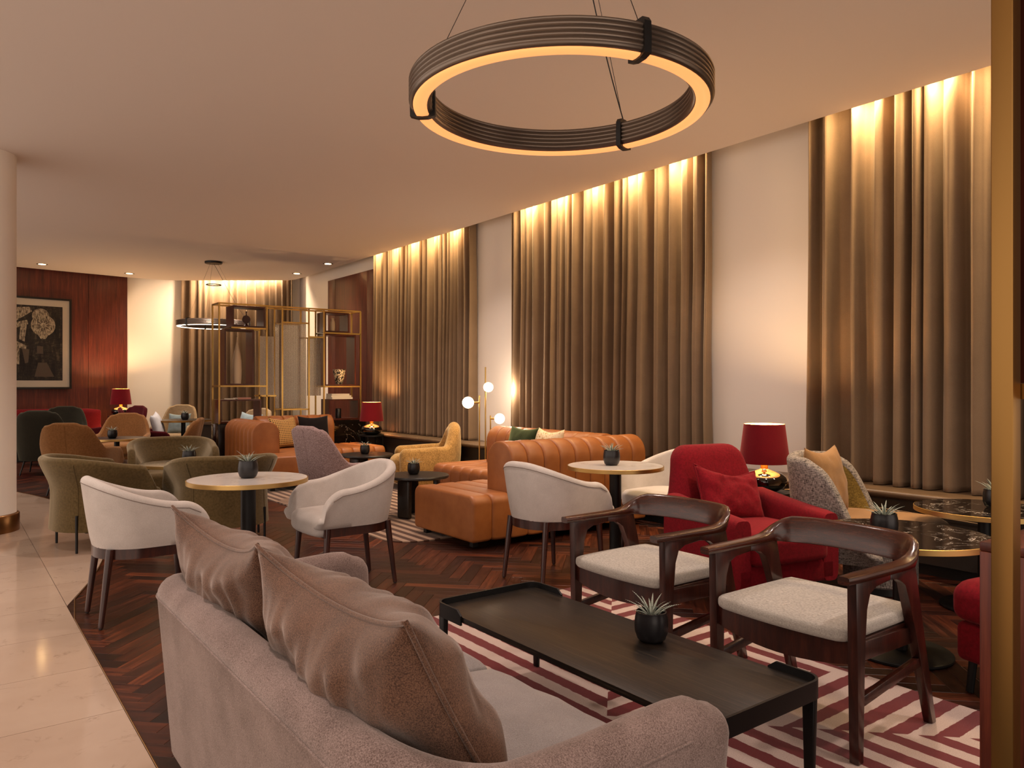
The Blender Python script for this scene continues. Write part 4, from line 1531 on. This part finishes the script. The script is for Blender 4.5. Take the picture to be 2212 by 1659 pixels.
# ------------------------------------------------------------------ brass shelf divider
sh = thing('shelf_divider', 'tall brass framed shelf divider with walnut boxes and ribbed glass', 'shelf', (0, 11.45, 0))
DP = .34
B_ = .022
def bar(x0, x1, z0, z1, y=0.0, nm='frame_bar', m='brass'):
    sx, sz = max(abs(x1 - x0), B_), max(abs(z1 - z0), B_)
    return box(nm, (sx, B_, sz), ((x0 + x1) / 2, y, (z0 + z1) / 2), m, sh)
def deep(x, z, nm='frame_bar'):
    return box(nm, (B_, DP, B_), (x, DP / 2, z), 'brass', sh)
PLZ = .76
pl = box('plinth', (2.34, .40, PLZ), (4.385, .18, PLZ / 2 + .0005), 'plinth_marble', sh, .004)
for y in (0, DP):
    for x in (3.225, 3.925, 4.165, 4.590, 4.840, 5.470):
        bar(x, x, PLZ, 2.535, y)
    bar(3.225, 5.47, 2.535, 2.535, y)
    bar(3.225, 3.925, 1.318, 1.318, y)
    bar(4.84, 5.47, 1.308, 1.308, y)
    bar(4.165, 4.59, 2.30, 2.30, y)
    bar(4.165, 4.59, .955, .955, y)
    bar(3.85, 4.07, 1.17, 1.17, y)
    bar(4.60, 4.83, 2.09, 2.09, y)
    bar(4.84, 5.47, 2.165, 2.165, y)
    bar(3.40, 3.925, 2.185, 2.185, y)
for x in (3.225, 3.925, 4.165, 4.59, 4.84, 5.47):
    deep(x, 2.535)
for x in (3.225, 3.925, 4.84, 5.47):
    deep(x, 1.315)
# ribbed glass panes
for x0, x1, z0, z1 in ((3.855, 4.07, 1.18, 2.08), (4.09, 4.155, .97, 2.29), (4.178, 4.578, .97, 2.29), (4.603, 4.828, 1.165, 2.08)):
    box('glass_pane', (x1 - x0, .012, z1 - z0), ((x0 + x1) / 2, .10, (z0 + z1) / 2), 'glass', sh)
# open walnut boxes
def wbox(x0, x1, z0, z1, y0=.01, y1=.33, th=.022):
    for nm, sx, sz, cx, cz in (('box_top', x1 - x0, th, (x0 + x1) / 2, z1 - th / 2), ('box_bottom', x1 - x0, th, (x0 + x1) / 2, z0 + th / 2),
                               ('box_side', th, z1 - z0 - 2 * th, x0 + th / 2, (z0 + z1) / 2), ('box_side', th, z1 - z0 - 2 * th, x1 - th / 2, (z0 + z1) / 2)):
        box(nm, (sx, y1 - y0, sz), (cx, (y0 + y1) / 2, cz), 'box_wood', sh)
wbox(3.42, 3.905, 2.20, 2.515)
wbox(3.305, 3.735, 1.332, 2.165)
wbox(4.86, 5.275, 2.18, 2.50)
wbox(4.86, 5.395, 1.322, 2.15)
wbox(3.238, 3.85, .772, 1.12)
wbox(4.93, 5.455, .772, 1.105)
# ornaments on the shelf
rs = thing('round_sculpture', 'small dark round disc sculpture on the upper shelf box', 'ornament', (3.665, 11.60, 2.2225))
link('disc', lathe_me('disc', [(0, -.015), (.058, -.015), (.062, 0), (.058, .015), (0, .015)], 32), 'darkdecor', rs, (0, 0, .105), (PI / 2, 0, 0))
lathe('stand', [(.05, 0.0005), (.02, .025), (.008, .045)], 'darkdecor', rs, seg=24)
lathe('finial', [(.012, .165), (.008, .17), (.008, .20), (.012, .21), (.012, .225)], 'darkdecor', rs, seg=16)
tag(lathe('tall_vase', [(.058, .0005), (.064, .10), (.068, .20), (.064, .34), (.048, .46), (.028, .55), (.012, .63), (.006, .70), (.004, .70)], 'cream', None, (3.528, 11.60, 1.3545), 40), 'tall slim cream bottle vase in the walnut box', 'vase')
tag(lathe('small_vase', [(.036, .0005), (.042, .02), (.042, .14), (.036, .165), (.024, .178), (.022, .20), (.026, .215), (.02, .216)], 'cream', None, (5.05, 11.60, 2.2025), 32), 'small cream bottle vase in the upper right shelf box', 'vase')
tag(lathe('zebra_vase', [(.05, .0005), (.06, .03), (.085, .12), (.098, .20), (.10, .245), (.092, .243), (.05, .02)], 'zebra', None, (5.165, 11.60, 1.3445), 40), 'black and cream swirl patterned vase on the right shelf', 'vase')
tag(lathe('candle_jar', [(.045, .0005), (.047, .01), (.047, .155), (.044, .158), (.04, .12), (0, .12)], 'ceramic_black', None, (5.14, 11.58, .7945), 28), 'black candle jar in the lowest right shelf box', 'jar')
tag(lathe('small_cup', [(.025, .0005), (.028, .06), (.024, .06), (.02, .02)], 'cover3', None, (4.99, 11.57, .7945), 20), 'tiny copper cup beside the black candle jar', 'cup')
def book(label, size, loc, rz, cov):
    b = thing('book', label, 'book', loc, rz, 'books lying on the shelf')
    L_, D_, T_ = size
    box('cover', (L_, D_, .003), (0, 0, .0015), cov, b)
    box('cover', (L_, D_, .003), (0, 0, T_ - .0015), cov, b)
    box('spine', (L_, .003, T_ - .006), (0, -D_ / 2 + .0015, T_ / 2), cov, b)
    box('pages', (L_ - .008, D_ - .008, T_ - .006), (0, .002, T_ / 2), 'paper', b)
book('cream hardback book at the bottom of the stack on the right shelf', (.36, .24, .032), (5.165, 11.60, 1.1055), .03, 'cover1')
book('cream hardback book in the middle of the stack on the right shelf', (.34, .23, .028), (5.155, 11.60, 1.1380), -.03, 'cover1')
book('cream hardback book on top of the stack on the right shelf', (.31, .22, .026), (5.14, 11.60, 1.1665), .02, 'cover1')
book('pinkish book lying on the lower left shelf box', (.20, .22, .026), (3.60, 11.60, 1.1205), .04, 'cover3')
book('thin pale book lying beside the pinkish book on the left shelf box', (.12, .18, .014), (3.42, 11.60, 1.1205), -.05, 'cover1')

# ------------------------------------------------------------------ ring pendants
def ring_section(r, z, prof):
    rows = []
    for i in range(96):
        a = 2 * PI * i / 96
        rows.append([((r + pr) * math.cos(a), (r + pr) * math.sin(a), z + pz) for pr, pz in prof])
    rows.append(rows[0])
    return rows
def make_pendant(label, x, y, z, r, lightmat, off=(0, 0), clamps=(20, 140, 262), aux=False):
    t = thing('ring_pendant', label, 'pendant lamp', (x, y, z), 0, 'ribbed ring pendant lamps')
    prof = []
    hw, hh = .036, .098
    n = 5
    # outer ribs bottom->top, over the top, inner ribs top->bottom
    for k in range(n):
        for f in (0, .25, .5, .75):
            prof.append((hw + .0065 * math.sin(PI * f), .012 + hh * (k + f) / n * .86))
    prof += [(hw - .008, hh), (0, hh + .008), (-hw + .008, hh)]
    for k in range(n - 1, -1, -1):
        for f in (1, .75, .5, .25):
            prof.append((-hw - .0065 * math.sin(PI * f), .012 + hh * (k + f) / n * .86))
    prof += [(-hw, .012), (-.027, .003), (.027, .003), (hw, .010)]
    me = grid_me('ring_body', ring_section(r, 0, prof), close_v=True, smooth=True, auto=60)
    link('ring_body', me, 'pend_body', t)
    dprof = [(-.026, .002), (-.022, -.004), (0, -.006), (.022, -.004), (.026, .002)]
    link('diffuser', grid_me('diffuser', ring_section(r, 0, dprof)), lightmat, t)
    for a in clamps:
        a = R(a)
        rows = []
        for j in (-1, 1):
            an = a + j * .022
            loop = []
            for pr, pz in ((hw + .013, -.004), (hw + .014, .05), (hw + .012, hh), (hw, hh + .016), (0, hh + .018), (-hw, hh + .016), (-hw - .012, hh), (-hw - .014, .05), (-hw - .013, -.004), (-.02, -.012), (.02, -.012)):
                loop.append(((r + pr) * math.cos(an), (r + pr) * math.sin(an), pz))
            rows.append(loop)
        link('clamp', grid_me('clamp', rows, True, True, False), 'black_plastic', t)
        tube('cable', [(r * math.cos(a), r * math.sin(a), hh + .01), (off[0] + .07 * math.cos(a), off[1] + .07 * math.sin(a), CEIL - z - .03)], .0014, 'cable', t, 6)
    a = R(clamps[0])
    p0 = Vector((r * math.cos(a), r * math.sin(a), hh + .02)); p1 = Vector((off[0], off[1], CEIL - z - .03))
    pts = [p0 + (p1 - p0) * f + Vector((math.cos(a), math.sin(a), 0)) * (-.05 * math.sin(f * PI) * (1 - f)) for f in [i / 12 for i in range(13)]]
    tube('power_cable', pts, .0028, 'cable', t, 6)
    lathe('canopy', [(.14, CEIL - z - .035), (.145, CEIL - z - .03), (.145, CEIL - z + .002)], 'black_metal', t, (off[0], off[1], 0), 40)
    if aux:
        tube('spreader_ring', [(off[0] + .12 * math.cos(2 * PI * k / 32), off[1] + .12 * math.sin(2 * PI * k / 32), CEIL - z - .40) for k in range(32)], .008, 'black_metal', t, 6, True)
    return t
make_pendant('large ribbed ring pendant lamp hanging over the coffee table', 1.90, 2.23, 2.40, .535, 'ring_light', (0, 0), (18, 258, 138))
make_pendant('ring pendant lamp hanging at the far end near the shelf', 3.73, 13.57, 2.335, .56, 'ring_light_far', (0, 0), (-30, 90, 210), True)

# ceiling spotlights
for k, (x, y, lb) in enumerate(((1.39, 15.66, 'recessed ceiling spotlight left above the walnut wall'), (2.84, 15.98, 'recessed ceiling spotlight at the right end of the walnut wall'),
                               (5.40, 14.07, 'recessed ceiling spotlight in the far bay corner'), (5.40, 12.6, 'recessed ceiling spotlight nearest the windows'))):
    sp = thing('ceiling_spotlight', lb, 'spotlight', (x, y, CEIL), 0, 'recessed ceiling spotlights')
    lathe('bezel', [(.075, -.006), (.085, -.004), (.088, .0), (.06, .001), (.055, -.002)], 'black_metal', sp, seg=32, cap=False)
    lathe('lens', [(.055, -.0035), (0, -.0035)], 'spot', sp, seg=28)
    light('SPOT', 'spot_beam', (x, y, CEIL - .02), 38, (1.0, .84, .62), (0, 0, 0), spot_size=R(90), spot_blend=.8, shadow_soft_size=.05)

# ------------------------------------------------------------------ framed print
fr = thing('framed_print', 'black framed monochrome street print on the walnut wall', 'picture', (1.24, 16.42, 2.105), math.atan2(P0.y - P1.y, P0.x - P1.x))
FW, FH = 1.42, 1.66
for nm, sx, sz, cx, cz in (('frame_rail', FW, .035, 0, FH / 2), ('frame_rail', FW, .035, 0, -FH / 2), ('frame_stile', .035, FH - .035, -FW / 2 + .0175, 0), ('frame_stile', .035, FH - .035, FW / 2 - .0175, 0)):
    box(nm, (sx, .04, sz), (cx, 0, cz), 'frame_black', fr)
box('mount', (FW - .05, .006, FH - .02), (0, .008, 0), 'matting', fr)
box('print', (FW - .30, .004, FH - .28), (0, .003, 0), 'art', fr)
# bright shapes of the print: timber gable at the left, round sign at the top right, stairs below
def patch(nm, pts, m, dy=.0, par=fr):
    return prism(nm, pts, -.0025 - dy, .0015 - dy, m, par, 0, 'Y')
patch('print_detail', [(-.40, .62), (.02, .66), (.06, .58), (-.18, .40), (-.40, .36)], 'art_light')
patch('print_detail', [(-.40, .30), (-.02, .42), (.0, .34), (-.4, .18)], 'art_light')
patch('print_detail', [(-.12, .34), (-.02, .36), (-.06, .02), (-.14, .06)], 'art_light')
patch('print_detail', [(-.40, .14), (-.02, -.06), (-.04, -.12), (-.14, -.10), (-.14, -.40), (-.40, -.36)], 'art_light')
patch('print_detail', [(-.33, .02), (-.22, -.03), (-.22, -.26), (-.33, -.24)], 'art_dark', .002)
patch('print_detail', [(-.40, -.44), (-.26, -.48), (-.20, -.56), (-.38, -.54)], 'art_light')
patch('print_detail', [(-.10, -.10), (.02, -.12), (.0, -.36), (-.05, -.38)], 'art_mid')
patch('print_detail', [(.14, -.05), (.24, -.06), (.24, -.2), (.14, -.19)], 'art_mid')
patch('print_detail', [(.10, -.62), (.42, -.62), (.30, -.36), (.16, -.36)], 'art_mid')
def disc_poly(cx, cz, r, n=24):
    return [(cx + r * math.cos(2 * PI * k / n), cz + r * math.sin(2 * PI * k / n)) for k in range(n)]
patch('print_detail', disc_poly(.20, .50, .14), 'art_light')
patch('print_detail', disc_poly(.24, .33, .20), 'art_light', .001)
patch('print_detail', [(.12, .22), (.36, .22), (.28, .08), (.2, .08)], 'art_light', .0015)
for k in range(10):
    a = 2 * PI * k / 10
    c_, s_ = math.cos(a), math.sin(a)
    patch('print_detail', [(.24 + .05 * c_ - .012 * s_, .33 + .05 * s_ + .012 * c_), (.24 + .165 * c_, .33 + .165 * s_), (.24 + .05 * c_ + .012 * s_, .33 + .05 * s_ - .012 * c_)], 'art_mid', .0022)
M['pglass'] = picture_glass()
box('glass', (FW - .04, .003, FH - .04), (0, -.012, 0), 'pglass', fr)

# ------------------------------------------------------------------ near divider at the right edge
nd = thing('shelf_divider', 'near brass post and walnut cabinet cut off by the right edge', 'shelf', (2.0, .55, 0))
box('post', (.046, .046, 3.452), (-.042, .168, 1.7265), 'brass_post', nd, .003)
box('post', (.046, .046, 3.452), (-.042, -.60, 1.7265), 'brass_post', nd, .003)
box('cabinet_side', (.03, .86, .93), (.078, -.165, .47), 'cab', nd, .002)
box('cabinet_top', (.56, .86, .022), (.343, -.165, .947), 'cab', nd, .002)
box('cabinet_back', (.50, .02, .93), (.35, .252, .47), 'cab', nd, .002)
box('cabinet_shelf', (.50, .80, .02), (.35, -.165, .50), 'cab', nd, .002)
box('cabinet_side', (.03, .86, .93), (.608, -.165, .47), 'cab', nd, .002)
box('rail', (.60, .03, .036), (.28, .19, 1.333), 'bronze', nd)
box('rail', (.03, .80, .036), (.0, -.21, 1.333), 'bronze', nd)
box('upper_panel', (.58, .022, 2.04), (.32, .20, 2.372), 'box_wood', nd)
box('upper_panel', (.022, .74, 2.04), (.02, -.18, 2.372), 'box_wood', nd)
